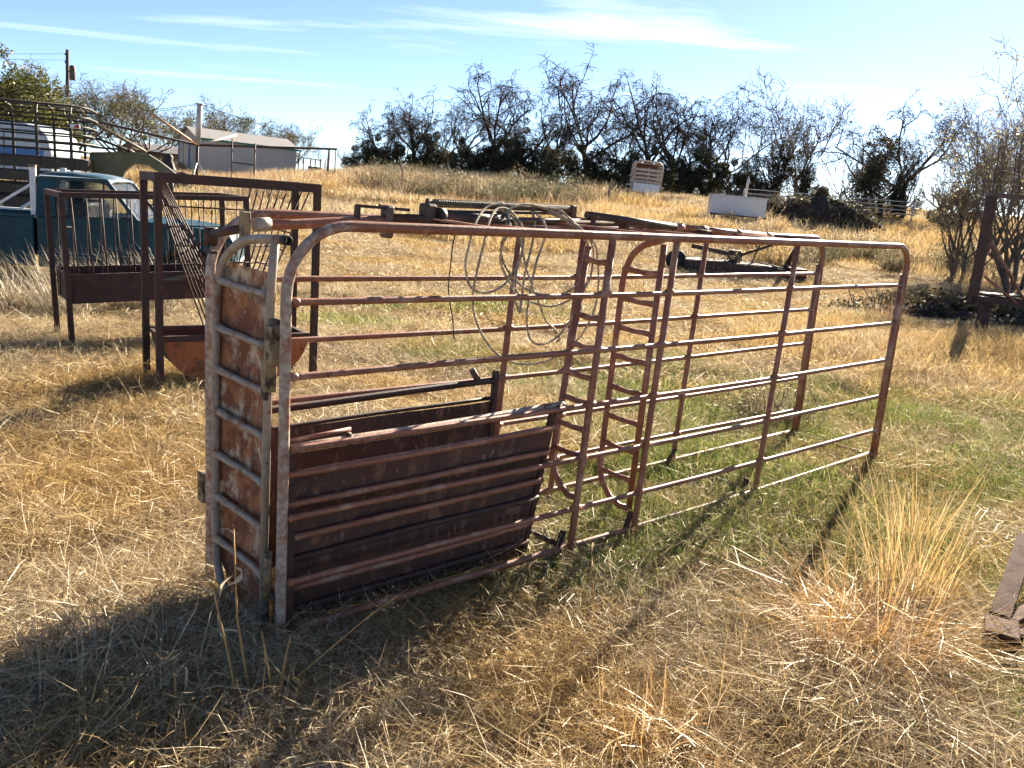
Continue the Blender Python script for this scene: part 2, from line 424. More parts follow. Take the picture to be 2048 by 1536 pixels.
def ground_mat():
    m, nt, b = newmat('thatch_ground'); N, L = nt.nodes, nt.links
    g = N.new('ShaderNodeNewGeometry')
    def noise(sc, det=8, ro=.6, st=(1, 1, 1)):
        mp_ = N.new('ShaderNodeMapping'); mp_.inputs['Scale'].default_value = st; L.new(g.outputs['Position'], mp_.inputs[0])
        n = N.new('ShaderNodeTexNoise'); n.inputs['Scale'].default_value = sc; n.inputs['Detail'].default_value = det; n.inputs['Roughness'].default_value = ro
        L.new(mp_.outputs[0], n.inputs['Vector']); return n
    def ramp(fac, *stops):
        r = N.new('ShaderNodeValToRGB'); e = r.color_ramp.elements
        e[0].position, e[0].color = stops[0][0], (*stops[0][1], 1); e[1].position, e[1].color = stops[-1][0], (*stops[-1][1], 1)
        for p, c in stops[1:-1]: q = e.new(p); q.color = (*c, 1)
        L.new(fac, r.inputs[0]); return r.outputs[0]
    n1 = noise(35, 10, .7); n2 = noise(.45, 6); n3 = noise(.11, 5)
    fine = ramp(n1.outputs['Fac'], (.30, (.075, .050, .026)), (.5, (.24, .155, .070)), (.72, (.42, .29, .14)))
    grn = ramp(n1.outputs['Fac'], (.30, (.035, .040, .016)), (.55, (.11, .115, .04)), (.75, (.26, .22, .09)))
    f2 = N.new('ShaderNodeMapRange'); f2.inputs[1].default_value = .52; f2.inputs[2].default_value = .68; L.new(n2.outputs['Fac'], f2.inputs[0])
    mx = N.new('ShaderNodeMix'); mx.data_type = 'RGBA'; L.new(f2.outputs[0], mx.inputs[0]); L.new(fine, mx.inputs[6]); L.new(grn, mx.inputs[7])
    f3 = N.new('ShaderNodeMapRange'); f3.inputs[1].default_value = .4; f3.inputs[2].default_value = .65; f3.inputs[3].default_value = .8; f3.inputs[4].default_value = 1.1; L.new(n3.outputs['Fac'], f3.inputs[0])
    ml = N.new('ShaderNodeMix'); ml.data_type = 'RGBA'; ml.blend_type = 'MULTIPLY'; ml.inputs[0].default_value = 1; L.new(mx.outputs[2], ml.inputs[6]); L.new(f3.outputs[0], ml.inputs[7])
    L.new(ml.outputs[2], b.inputs['Base Color']); b.inputs['Roughness'].default_value = .95; b.inputs['Specular IOR Level'].default_value = .1
    bp = N.new('ShaderNodeBump'); bp.inputs['Strength'].default_value = .8; bp.inputs['Distance'].default_value = .03; L.new(n1.outputs['Fac'], bp.inputs['Height']); L.new(bp.outputs[0], b.inputs['Normal'])
    return m
M['ground'] = ground_mat()
ground = bpy.data.objects.new('ground', mesh_np('ground', gv, gf, M['ground'], True)); COL.objects.link(ground)
tag(ground, 'straw covered pasture ground sloping up to the treeline', 'ground', kind='structure')

def leaf_mat(name, stops, transl=.35, gloss=.05, noise_scale=.5, alt=None, lo=.48, hi=.62, rough=.4, tcol=1.3):
    """tint attribute -> ramp; optional second ramp blended by world-space noise"""
    m = bpy.data.materials.new(name); m.use_nodes = True; nt = m.node_tree; N, L = nt.nodes, nt.links; N.clear()
    out = N.new('ShaderNodeOutputMaterial'); at = N.new('ShaderNodeAttribute'); at.attribute_name = 'tint'
    def ramp(st):
        r = N.new('ShaderNodeValToRGB'); e = r.color_ramp.elements
        e[0].position, e[0].color = st[0][0], (*st[0][1], 1); e[1].position, e[1].color = st[-1][0], (*st[-1][1], 1)
        for p, c in st[1:-1]: q = e.new(p); q.color = (*c, 1)
        L.new(at.outputs['Fac'], r.inputs[0]); return r.outputs[0]
    col = ramp(stops)
    if alt:
        g = N.new('ShaderNodeNewGeometry'); n = N.new('ShaderNodeTexNoise'); n.inputs['Scale'].default_value = noise_scale; n.inputs['Detail'].default_value = 4
        L.new(g.outputs['Position'], n.inputs['Vector'])
        mr = N.new('ShaderNodeMapRange'); mr.inputs[1].default_value = lo; mr.inputs[2].default_value = hi; L.new(n.outputs['Fac'], mr.inputs[0])
        mx = N.new('ShaderNodeMix'); mx.data_type = 'RGBA'; L.new(mr.outputs[0], mx.inputs[0]); L.new(col, mx.inputs[6]); L.new(ramp(alt), mx.inputs[7]); col = mx.outputs[2]
    df = N.new('ShaderNodeBsdfDiffuse'); L.new(col, df.inputs[0])
    tr = N.new('ShaderNodeBsdfTranslucent'); L.new(col, tr.inputs[0])
    ms = N.new('ShaderNodeMixShader'); ms.inputs[0].default_value = transl; L.new(df.outputs[0], ms.inputs[1]); L.new(tr.outputs[0], ms.inputs[2])
    gl = N.new('ShaderNodeBsdfGlossy'); gl.inputs['Roughness'].default_value = rough; gl.inputs['Color'].default_value = (.9, .88, .8, 1)
    m2 = N.new('ShaderNodeMixShader'); m2.inputs[0].default_value = gloss; L.new(ms.outputs[0], m2.inputs[1]); L.new(gl.outputs[0], m2.inputs[2])
    L.new(m2.outputs[0], out.inputs[0])
    return m
STRAW = [(0, (.095, .068, .040)), (.25, (.33, .240, .135)), (.65, (.56, .440, .260)), (1, (.75, .66, .48))]
GOLD = [(0, (.13, .083, .033)), (.35, (.45, .295, .115)), (.8, (.61, .44, .19)), (1, (.73, .60, .34))]
GREY = [(0, (.07, .055, .035)), (.4, (.19, .15, .09)), (.8, (.36, .29, .18)), (1, (.5, .44, .31))]
GREEN = [(0, (.050, .068, .016)), (.45, (.150, .210, .036)), (.75, (.26, .30, .072)), (1, (.50, .43, .19))]
M['straw'] = leaf_mat('straw_blades', STRAW, .42, .035, .55, GOLD, .46, .60)
M['straw_far'] = leaf_mat('straw_far', STRAW, .40, .04, .16, GOLD, .45, .58)
M['green_blades'] = leaf_mat('green_blades', GREEN, .45, .05, .9, [(0, (.06, .05, .02)), (.5, (.17, .16, .05)), (1, (.38, .30, .13))], .50, .66)
M['gold_blades'] = leaf_mat('gold_blades', GOLD, .45, .04, .35, STRAW, .50, .66)
M['red_grass'] = leaf_mat('red_grass', [(0, (.15, .085, .045)), (.5, (.40, .25, .13)), (1, (.60, .45, .27))], .4, .03, .12, STRAW, .46, .6)
M['grey_weed'] = leaf_mat('grey_weed', GREY, .3, .03, .3, [(0, (.06, .06, .035)), (.6, (.17, .165, .095)), (1, (.33, .31, .2))], .45, .6)
M['grey_straw'] = leaf_mat('grey_straw', [(0, (.20, .15, .09)), (.5, (.42, .35, .23)), (1, (.62, .55, .42))], .45, .05)
M['stalk'] = leaf_mat('stalk_blades', [(0, (.30, .16, .045)), (.5, (.50, .30, .10)), (1, (.70, .55, .34))], .35, .08)

def blades(base, az, el0, curl, L, w, S=3, twist=None, tint=None, minz=.003, taper=True):
    """ribbon blades, vectorised. returns v, quads, tris, tint"""
    N = len(az)
    if twist is None: twist = rng.uniform(-.9, .9, N)
    if tint is None: tint = rng.random(N)
    p = base.copy(); vs_, ts = [], []; az = az.copy(); el0 = el0.copy()
    for s in range(S + 1):
        el = el0 - curl * s / S
        d = np.stack([np.cos(el) * np.cos(az), np.cos(el) * np.sin(az), np.sin(el)], 1)
        side = np.stack([-np.sin(az), np.cos(az), np.zeros(N)], 1)
        up = np.cross(d, side)
        sv = side * np.cos(twist)[:, None] + up * np.sin(twist)[:, None]
        ww = w * (1 - .75 * (s / S) ** 1.5 if taper else 1)
        pz = p.copy(); pz[:, 2] = np.maximum(pz[:, 2], minz)
        if s < S:
            vs_ += [pz - sv * (ww / 2)[:, None], pz + sv * (ww / 2)[:, None]]
        else: vs_.append(pz)
        p = p + d * (L / S)[:, None]
        kink = rng.random(N) < .18; az = az + np.where(kink, rng.uniform(-.9, .9, N), rng.uniform(-.12, .12, N)); el0 = el0 - np.where(kink & (el0 > .5), rng.uniform(0, .8, N), 0)
    K = 2 * S + 1
    v = np.stack(vs_, 1).reshape(-1, 3)
    o = (np.arange(N) * K)[:, None]
    q = [np.array([[2 * s, 2 * s + 1, 2 * s + 3, 2 * s + 2]]) + o for s in range(S - 1)]
    quads = np.concatenate(q) if q else np.zeros((0, 4), int)
    tris = np.array([[2 * S - 2, 2 * S - 1, 2 * S]]) + o
    return v, quads, tris, np.repeat(tint, K)

def join(parts):
    vs_, qs, ts, ti, o = [], [], [], [], 0
    for v, q, t, n in parts:
        vs_.append(v); qs.append(q + o); ts.append(t + o); ti.append(n); o += len(v)
    return np.concatenate(vs_), np.concatenate(qs), np.concatenate(ts), np.concatenate(ti)

def blade_mesh(name, parts, mat):
    v, q, t, n = join(parts)
    fs = [a for a in (q, t) if len(a)]
    return mesh_np(name, v, fs, mat, False, n)

def disc(N, r):
    a = rng.uniform(0, 2 * np.pi, N); d = r * np.sqrt(rng.random(N))
    return np.stack([d * np.cos(a), d * np.sin(a), np.zeros(N)], 1)

def patch_coll(name, meshes):
    c = bpy.data.collections.new(name)
    for i, me in enumerate(meshes):
        o = bpy.data.objects.new(me.name, me); c.objects.link(o)
    return c

def scatter(name, pts, rot, scl, idx, coll):
    me = bpy.data.meshes.new(name); n = len(pts)
    me.vertices.add(n); me.vertices.foreach_set('co', np.asarray(pts, np.float32).ravel())
    a = me.attributes.new('rot', 'FLOAT_VECTOR', 'POINT'); a.data.foreach_set('vector', np.asarray(rot, np.float32).ravel())
    a = me.attributes.new('scl', 'FLOAT_VECTOR', 'POINT'); a.data.foreach_set('vector', np.asarray(scl, np.float32).ravel())
    a = me.attributes.new('pick', 'INT', 'POINT'); a.data.foreach_set('value', np.asarray(idx, np.int32))
    o = bpy.data.objects.new(name, me); COL.objects.link(o)
    ng = bpy.data.node_groups.new(name, 'GeometryNodeTree')
    ng.interface.new_socket('Geometry', in_out='INPUT', socket_type='NodeSocketGeometry')
    ng.interface.new_socket('Geometry', in_out='OUTPUT', socket_type='NodeSocketGeometry')
    N, L = ng.nodes, ng.links
    gi, go = N.new('NodeGroupInput'), N.new('NodeGroupOutput')
    ip = N.new('GeometryNodeInstanceOnPoints'); ci = N.new('GeometryNodeCollectionInfo')
    ci.inputs['Collection'].default_value = coll; ci.inputs['Separate Children'].default_value = True; ci.inputs['Reset Children'].default_value = True
    def attr(nm, ty):
        t = N.new('GeometryNodeInputNamedAttribute'); t.data_type = ty; t.inputs['Name'].default_value = nm
        return [s for s in t.outputs if s.enabled and s.name == 'Attribute'][0]
    L.new(gi.outputs[0], ip.inputs['Points']); L.new(ci.outputs[0], ip.inputs['Instance'])
    ip.inputs['Pick Instance'].default_value = True
    L.new(attr('pick', 'INT'), ip.inputs['Instance Index'])
    L.new(attr('rot', 'FLOAT_VECTOR'), ip.inputs['Rotation']); L.new(attr('scl', 'FLOAT_VECTOR'), ip.inputs['Scale'])
    L.new(ip.outputs[0], go.inputs[0])
    md = o.modifiers.new('scatter', 'NODES'); md.node_group = ng
    return o
# ------------------------------------------------------------------ cattle chute
CH_L, CH_W, CH_H = 4.65, 0.632, 1.55
chute = empty('cattle_chute', (-.785, 2.915, 0), .7393)
tag(chute, 'long rusty pipe cattle chute with a headgate, standing in the dry grass', 'cattle chute')
RED, WORN = M['red_pipe'], M['worn_pipe']
RZ = (1.287, 1.025, .762, .502, .250)
def wob(a, b, n=7, amp=.006):
    a, b = V3(a), V3(b); out = []
    ph = random.uniform(0, 6)
    for i in range(n):
        t = i / (n - 1); e_ = math.sin(math.pi * t)
        out.append(a.lerp(b, t) + Vector((0, math.sin(ph + 5 * t) * amp * e_, math.cos(ph * 2 + 4 * t) * amp * e_ - amp * .5 * e_)))
    return out
def pipe(name, pts, r, mat, parent=chute, n=10, hollow=False):
    return MB().tube(pts, r, n).build(name, mat, parent)
for side, y in (('near', 0.0), ('far', CH_W)):
    zb = -.06
    bend = fillet([(0, y, zb), (0, y, CH_H), (CH_L, y, CH_H), (CH_L, y, zb)], [0, .24, .15, 0], 8)
    pipe('top_rail', bend[:1] + wob(bend[0] + Vector((0, 0, .1)), bend[1] - Vector((0, 0, .05)), 6, .003) + bend[1:], .0198, M['hoop'])
    for i, z in enumerate(RZ):
        x0 = .02
        mt = RED
        pipe('side_rail', [(x0, y, z)] + wob((x0 + .04, y, z), (CH_L - .04, y, z + random.uniform(-.004, .004)), 11, .006) + [(CH_L - .02, y, z)], .0130, mt)
    pipe('end_post', [(CH_L - .036, y, -.05), (CH_L - .036, y + .002, .7), (CH_L - .036, y, 1.36)], .0185, RED)
    pipe('bottom_rail', wob((.10, y, .055), (CH_L - .03, y, .075), 13, .010), .0165, M['hoop'])
    for x, r_ in ((1.56, .0175), (2.03, .0165), (3.15, .0160)):
        lean = -.035
        pipe('upright', [(x + .055, y, CH_H), (x + .012, y + .002, .8), (x + lean, y - .002, .03), (x + lean, y, -.05)], r_, RED)
    wb_ = MB(); wr_ = random.Random(int(y * 100) + 5)
    for z in RZ:
        for x in (0, 1.56, 2.03, 3.15, CH_L):
            xz = x + (.055 - .09 * (1 - z / CH_H) if 0 < x < CH_L else 0)
            w_ = wr_.uniform(.024, .036)
            p0, p1 = ((xz - w_, xz + w_) if 0 < x < CH_L else ((.018, .018 + w_) if x == 0 else (CH_L - .018 - w_, CH_L - .018)))
            m_ = (p0 + p1) / 2
            wb_.tube([(p0, y, z), (m_ - .008, y, z + .001), (m_ + .008, y, z - .001), (p1, y, z)], [.0133, wr_.uniform(.0162, .0182), wr_.uniform(.0160, .0180), .0133], 9)
    wo = wb_.build('weld_beads', RED, chute); wo['kind'] = 'stuff'
# cross bars on the ground and overhead
for x in (1.50, 3.12, 4.64):
    pipe('base_cross_bar', wob((x, .01, .050), (x, CH_W - .01, .052), 5, .005), .014, M['dark_rust'])
for x in (1.575, 2.05, 3.17):
    pipe('overhead_cross_bar', [(x, .01, CH_H - .004), (x, CH_W - .01, CH_H - .004)], .016, RED)
# foot straps where posts meet the bottom rail
for x in (1.42, 1.92, 2.98):
    part('foot_strap', M['dark_rust'], chute, 'bar', (x, .0, .03), (x + .08, .03, .13), .03, .008)
part('foot_strap', M['dark_rust'], chute, 'bar', (3.02, CH_W, .03), (3.10, CH_W - .03, .16), .03, .008)

# ---- headgate leaf at the near end
hg_pts = fillet([(-.012, .535, .14), (-.012, .552, .30), (-.012, .545, 1.24), (-.012, .50, 1.37), (-.012, .36, 1.452), (-.012, .22, 1.484), (-.012, .012, 1.497)], [0, .08, .2, .1, .1, .1, 0], 5)
hm = MB(); hm.tube([(-.012, .43, .035), (-.012, .50, .075)] + hg_pts, .0165, 12)
head = hm.build('headgate', WORN, chute)
m = MB(); m.tube([(-.012, .066, 1.485), (-.012, .085, 1.35), (-.012, .098, 1.2), (-.012, .118, .03)], .0155, 12); m.build('gate_stile', WORN, head)
MB().tube([(-.012, .52, .082), (-.012, .43, .035), (-.012, .118, .03)], .0145, 10).build('gate_bottom_bar', WORN, head)
m = MB(); m.lathe([(.0125, 0), (.0125, .0015), (.0168, .002), (.0168, -.03), (.0125, -.03)], (-.012, .0, 1.497), 'Y', 12)
m.lathe([(0.0, .012), (.0125, .012)], (-.012, -.004, 1.497), 'Y', 12)
m.build('pipe_mouth', M['black'], head)
for i, z in enumerate((1.300, 1.117, .948, .779, .600, .420, .238, .062)):
    a = [(-.012, .545 + (.0 if i < 7 else -.03), z + .004)]
    for k in range(1, 8):
        t = k / 8
        a.append((-.012 + .020 * math.sin(math.pi * t), .545 - .445 * t, z - .012 * math.sin(math.pi * t) + random.uniform(-.002, .002)))
    a.append((-.012, .108, z))
    rr = [.0185, .0155] + [.0135] * (len(a) - 4) + [.0155, .0185]
    if i < 7: MB().tube(a, rr, 10).build('rib', WORN, head)
zs = [1.375, 1.300, 1.117, .948, .779, .600, .420, .238, .05]
for i in range(8):
    z1, z0 = zs[i], zs[i + 1]
    vs_, fs = [], []
    nU, nV = 9, 4
    for lay in (0, .004):
        for a in range(nV):
            for b_ in range(nU):
                t = b_ / (nU - 1); s = a / (nV - 1)
                y_ = .546 - .440 * t; z_ = z1 + (z0 - z1) * s
                if i == 7: z_ = max(z_, .045 + .10 * max(0, (.18 - t)) / .18)
                vs_.append((.004 + .032 * math.sin(math.pi * t) ** .8 + .008 * math.sin(math.pi * s) * math.sin(math.pi * t) + lay, y_, z_ - .012 * math.sin(math.pi * t)))
    for lay in (0, 1):
        for a in range(nV - 1):
            for b_ in range(nU - 1):
                o = lay * nU * nV + a * nU + b_
                fs.append((o, o + 1, o + nU + 1, o + nU))
    MB().add(vs_, fs, True).build('gate_plate', M['rust_plate'], head)
# latch blocks between leaf and post
def blk(name, c, s, mat, rot=None, parent=head): return MB().box(c, s, rot, .004).build(name, mat, parent)
blk('latch_block', (-.014, .055, 1.13), (.05, .052, .14), M['latch'])
blk('latch_block', (-.020, .080, 1.02), (.045, .040, .12), M['latch'])
blk('latch_pin', (-.014, .045, 1.215), (.02, .05, .018), M['grease'])
blk('latch_pin', (-.03, .085, .945), (.02, .03, .03), M['grease'])
MB().tube([(-.022, .066, .17), (-.022, .060, .36)], .015, 10).build('hinge_pin', M['latch'], head)
blk('hinge_strap', (-.012, .055, .20), (.03, .10, .014), M['grease'])
blk('hinge_strap', (-.012, .55 + .05, 1.40), (.03, .08, .014), M['dark_rust'])
blk('keeper', (-.01, CH_W + .045, .42), (.035, .05, .13), M['latch'])
# fixed stop leaf behind, dark channel between leaf and post
MB().bar((.045, .05, .02), (.045, .05, .75), .03, .05, (1, 0, 0)).build('stop_channel', M['dark_rust'], chute)
# top of the headgate: cross head, block and centre slide bar
MB().tube([(0, CH_W, 1.462), (0, .36, 1.505)], .0165, 10).build('head_cross_bar', M['dark_rust'], chute)
blk('slide_block', (.0, .325, 1.515), (.032, .034, .11), M['latch'], None, chute)
MB().tube([(.0, CH_W - .005, 1.42), (.0, CH_W - .005, 1.49)], .026, 10).build('collar', M['dark_rust'], chute)
MB().tube([(.03, .316, 1.524), (.09, .316, 1.528)], .026, 10).build('collar', WORN, chute)
MB().tube(wob((.04, .316, 1.524), (.62, .316, 1.562), 5, .003), .0195, 10).build('slide_bar', RED, chute)
# bracket (angle iron step) and clamps
m = MB(); m.bar((.46, .316, 1.53), (.46, .316, 1.615), .03, .012, (1, 0, 0)); m.bar((.46, .316, 1.612), (.70, .316, 1.606), .03, .012); m.build('step_bracket', M['dark_rust'], chute)
m = MB(); m.box((.60, .316, 1.555), (.035, .06, .13), None, .008); m.tube([(.60, .345, 1.607), (.60, .375, 1.615)], .009, 8); m.build('clamp', M['steel_grey'], chute)
m = MB(); m.box((.80, .316, 1.595), (.05, .075, .085), None, .010); m.tube([(.79, .316, 1.63), (.80, .316, 1.655)], .010, 8); m.build('clamp', M['grease'], chute)
m = MB(); m.tube([(.58, .316, 1.570), (2.02, .33, 1.595)], .018, 10); m.build('tail_bar', M['dark_rust'], chute)
m = MB(); m.tube([(.83, .29, 1.587), (1.24, .29, 1.580)], .031, 14); m.tube([(1.10, .29, 1.583), (1.14, .29, 1.583)], .037, 14); m.tube([(.83, .29, 1.587), (.86, .29, 1.587)], .037, 14); m.build('cylinder', M['grease'], chute)
m = MB(); m.tube([(1.22, .29, 1.582), (1.62, .29, 1.600)], .012, 8); m.build('cylinder_rod', M['steel_grey'], chute)
m = MB(); m.bar((.82, .35, 1.606), (1.64, .35, 1.628), .05, .012); m.build('channel_bar', M['grease'], chute)
sp_pts = []
turns, npt = 62, 62 * 7
for i in range(npt + 1):
    t = i / npt; a = 2 * math.pi * turns * t
    sp_pts.append((.83 + .80 * t, .316 + .0155 * math.cos(a), 1.640 + .012 * t + .0155 * math.sin(a)))
MB().tube(sp_pts, .0042, 4).build('spring', M['spring'], chute)
MB().tube([(.80, .316, 1.64), (1.66, .316, 1.652)], .009, 6).build('spring_core', M['grease'], chute)
blk('spring_anchor', (1.655, .316, 1.640), (.03, .04, .06), M['grease'], None, chute)
# flat diagonal braces overhead
for a, b in (((.80, .316, 1.578), (.98, .02, 1.556)), ((1.06, .316, 1.568), (1.24, .02, 1.556)), ((1.02, .34, 1.575), (1.52, CH_W - .01, 1.560)), ((1.55, .316, 1.585), (1.98, .03, 1.560)), ((2.2, .316, 1.57), (2.62, .02, 1.556)), ((2.55, .34, 1.575), (3.0, CH_W - .01, 1.556)), ((3.0, .3, 1.566), (3.45, .02, 1.556))):
    part('overhead_brace', RED, chute, 'bar', a, b, .034, .009)
# lever pipe lying on top, with a grey pipe under it
m = MB(); m.tube([(1.76, .316, 1.628), (2.67, .316, 1.580)], .0185, 12); m.build('lever_pipe', M['grease'], chute)
m = MB(); m.lathe([(.0, 0), (.013, 0)], (2.672, .316, 1.5795), 'X', 12); m.build('pipe_mouth', M['black'], chute)
m = MB(); m.tube([(1.74, .40, 1.602), (2.45, .36, 1.575)], .012, 8); m.build('lever_rod', M['steel_grey'], chute)
for x in (1.80, 2.06, 2.5): part('lever_lug', M['dark_rust'], chute, 'box', (x, .33, 1.583), (.03, .05, .06))
# rear slide-gate operating pipe with collars
m = MB(); m.tube([(2.46, .316, 1.590), (3.42, .316, 1.562)], .0195, 12); m.build('slide_pipe', RED, chute)
for x in (2.50, 2.72, 3.06, 3.38): MB().tube([(x - .022, .316, 1.590 - .029 * (x - 2.46)), (x + .022, .316, 1.588 - .029 * (x - 2.46))], .0245, 12).build('collar', M['red_pipe'], chute)
MB().tube([(3.40, .316, 1.562), (4.40, .24, 1.540), (4.58, .02, 1.548)], .0105, 8).build('slide_rod', M['dark_rust'], chute)
blk('gusset', (2.66, .28, 1.555), (.05, .10, .06), M['dark_rust'], None, chute)

# ---- drop panels (sheet steel with pipes)
def drop_panel(ytop, ybot, x0, x1, sgn, zt, pipes, thick=.004):
    vs_, fs = [], []
    nx, nz = 15, 9
    for lay in (0, 1):
        for j in range(nz):
            for i in range(nx):
                x = x0 + (x1 - x0) * i / (nx - 1); s = j / (nz - 1); z = zt[1] + (zt[0] - zt[1]) * s
                x += (x1 - x) * 0 - .055 * (1 - s) * (i / (nx - 1))
                y = ytop + (ybot - ytop) * (1 - s) + .006 * math.sin(x * 7 + j) + lay * thick * sgn
                vs_.append((x, y, z))
    for lay in (0, 1):
        for j in range(nz - 1):
            for i in range(nx - 1):
                o = lay * nx * nz + j * nx + i; fs.append((o, o + 1, o + nx + 1, o + nx))
    sh = MB().add(vs_, fs, True).build('drop_panel', M['dark_sheet'], chute)
    for z, mt, r_ in pipes:
        s = (z - zt[1]) / (zt[0] - zt[1]); y = ytop + (ybot - ytop) * (1 - s) - sgn * .016
        MB().tube(wob((x0 - .01, y, z), (x1 - .055 * (1 - s), y, z + .012), 9, .004), r_, 10).build('panel_pipe', mt, sh)
    for x in (x0, x1):
        dxx = -.055 if x == x1 else 0
        MB().bar((x + dxx, ybot, zt[1] - .01), (x, ytop, zt[0] + (.10 if sgn > 0 else .16)), .03, .022, (0, 1, 0)).build('panel_stile', M['dark_rust'], sh)
    return sh
near_p = drop_panel(.045, .12, .045, 1.375, 1, (.66, .012), ((.655, RED, .0145), (.535, RED, .0145), (.395, RED, .0145), (.305, M['dark_rust'], .0145), (.175, RED, .014), (.08, M['dark_rust'], .014)))
MB().tube(wob((.03, .03, .752), (1.40, .03, .770), 9, .004), .0195, 12).build('panel_pipe', WORN, near_p)
for x in (.27, 1.36, 1.40): MB().tube([(x, .03, .758), (x + .02, .03, .760)], .027, 12).build('pivot_collar', M['dark_rust'], near_p)
MB().tube([(.03, .05, .775), (.20, .05, .785), (.30, .05, .790)], .009, 8).build('pivot_rod', M['red_pipe'], near_p)
far_p = drop_panel(CH_W - .05, CH_W - .10, .10, 1.475, -1, (.655, .05), ((.655, M['dark_rust'], .010), (.45, M['dark_rust'], .014), (.25, M['dark_rust'], .014)))
MB().tube(wob((.06, CH_W - .05, .742), (1.45, CH_W - .05, .764), 9, .004), .0165, 10).build('panel_pipe', M['dark_rust'], far_p)
MB().tube([(1.36, CH_W - .05, .772), (1.33, CH_W - .03, .83)], .016, 8).build('panel_handle', M['steel_grey'], far_p)

# ---- two ladder-like slide gates across the chute
def ladder(lt, lb, rt, rb, rungs, arch, stile):
    lt, lb, rt, rb = V3(lt), V3(lb), V3(rt), V3(rb)
    at_ = lambda a, b, z: a.lerp(b, (a.z - z) / (a.z - b.z))
    if arch: pts = fillet([rt + Vector((0, .01, .02)), Vector((lt.x, lt.y - .07, lt.z + .13)), lt, lb], [0, .10, .10, 0], 5)
    else: pts = [lt, lb]
    w = rb - lb
    pts += [lb + Vector((0, w.y * .12, -.07)), lb + Vector((0, w.y * .40, -.13)), lb + Vector((0, w.y * .72, -.16)), Vector((rb.x, rb.y, lb.z - .155))]
    fr = MB().tube(pts, .0165, 10).build('slide_gate', RED, chute)
    if stile: MB().tube([rt, rb], .0165, 10).build('gate_stile', RED, fr)
    for z in rungs:
        p, q = at_(lt, lb, z), at_(rt, rb, z - .006)
        MB().tube([p, p.lerp(q, .2), p.lerp(q, .5) - Vector((0, 0, .004)), p.lerp(q, .8), q], [.019, .015, .0135, .015, .019], 8).build('rung', RED, fr)
    return fr
ladder((1.60, .135, 1.49), (1.535, .185, .46), (1.612, .0, 1.52), (1.545, .0, .40), (1.43, 1.17, 1.03, .89, .77, .64, .51), False, False)
ladder((2.03, .275, 1.36), (1.99, .268, .30), (2.045, .045, 1.515), (1.995, .045, .15), (1.37, 1.22, 1.07, .92, .755, .60, .45, .30), True, True)

# ---- ropes hanging from the overhead gear
ROPE_A = [(1.104, 1.649), (1.15, 1.657), (1.201, 1.63), (1.238, 1.584), (1.234, 1.505), (1.221, 1.433), (1.188, 1.36), (1.175, 1.287), (1.23, 1.187), (1.251, 1.224), (1.279, 1.359), (1.324, 1.483), (1.381, 1.582), (1.414, 1.633), (1.499, 1.624), (1.596, 1.571), (1.653, 1.495), (1.655, 1.411), (1.609, 1.332), (1.541, 1.281), (1.454, 1.257), (1.33, 1.272), (1.232, 1.323), (1.163, 1.408), (1.148, 1.48), (1.169, 1.546), (1.234, 1.625), (1.33, 1.659), (1.461, 1.641), (1.575, 1.589), (1.652, 1.502), (1.683, 1.411), (1.678, 1.305), (1.603, 1.234), (1.479, 1.198), (1.335, 1.228), (1.227, 1.298), (1.144, 1.396), (1.128, 1.48), (1.149, 1.551), (1.211, 1.613), (1.304, 1.664), (1.425, 1.652), (1.556, 1.601), (1.662, 1.495), (1.695, 1.358), (1.695, 1.252), (1.642, 1.146), (1.568, 1.069), (1.48, 1.031), (1.374, 1.027), (1.304, 1.076), (1.273, 1.173), (1.285, 1.298), (1.315, 1.409), (1.375, 1.558), (1.401, 1.632)]
ROPE_B = [(1.198, 1.659), (1.097, 1.637), (0.98, 1.58), (0.912, 1.51), (0.882, 1.43), (0.883, 1.372), (0.913, 1.314), (0.975, 1.284), (1.068, 1.283), (1.159, 1.324), (1.224, 1.409), (1.248, 1.494), (1.236, 1.566), (1.219, 1.619), (1.13, 1.627), (1.011, 1.57), (0.975, 1.511), (0.956, 1.43), (0.945, 1.337), (0.951, 1.255), (0.985, 1.171), (1.055, 1.07), (1.15, 0.99), (1.271, 0.943), (1.393, 0.938), (1.497, 0.974), (1.608, 1.047), (1.679, 1.159), (1.701, 1.278), (1.688, 1.411), (1.65, 1.514), (1.555, 1.607)]
ROPE_C = [(1.22, 1.64), (1.235, 1.56), (1.248, 1.488), (1.273, 1.409), (1.326, 1.31), (1.398, 1.207), (1.46, 1.127), (1.529, 1.085), (1.581, 1.035), (1.556, 1.017)]
CORD = [(.850, 1.625), (0.859, 1.537), (0.859, 1.464), (0.856, 1.361), (0.858, 1.292), (0.874, 1.233), (0.9, 1.15), (0.908, 1.09), (0.917, 1.072)]
CYW, SYW = math.cos(.7393), math.sin(.7393)
def chute_to_world(p): return Vector((-.785 + p[0] * CYW - p[1] * SYW, 2.915 + p[0] * SYW + p[1] * CYW, p[2]))
def catmull(pts, k=7):
    out = []
    P_ = [pts[0]] + list(pts) + [pts[-1]]
    for i in range(1, len(P_) - 2):
        a, b, c, d = P_[i - 1], P_[i], P_[i + 1], P_[i + 2]
        for j in range(k):
            t = j / k
            out.append(.5 * ((2 * b) + (-a + c) * t + (2 * a - 5 * b + 4 * c - d) * t * t + (-a + 3 * b - 3 * c + d) * t ** 3))
    out.append(pts[-1]); return out
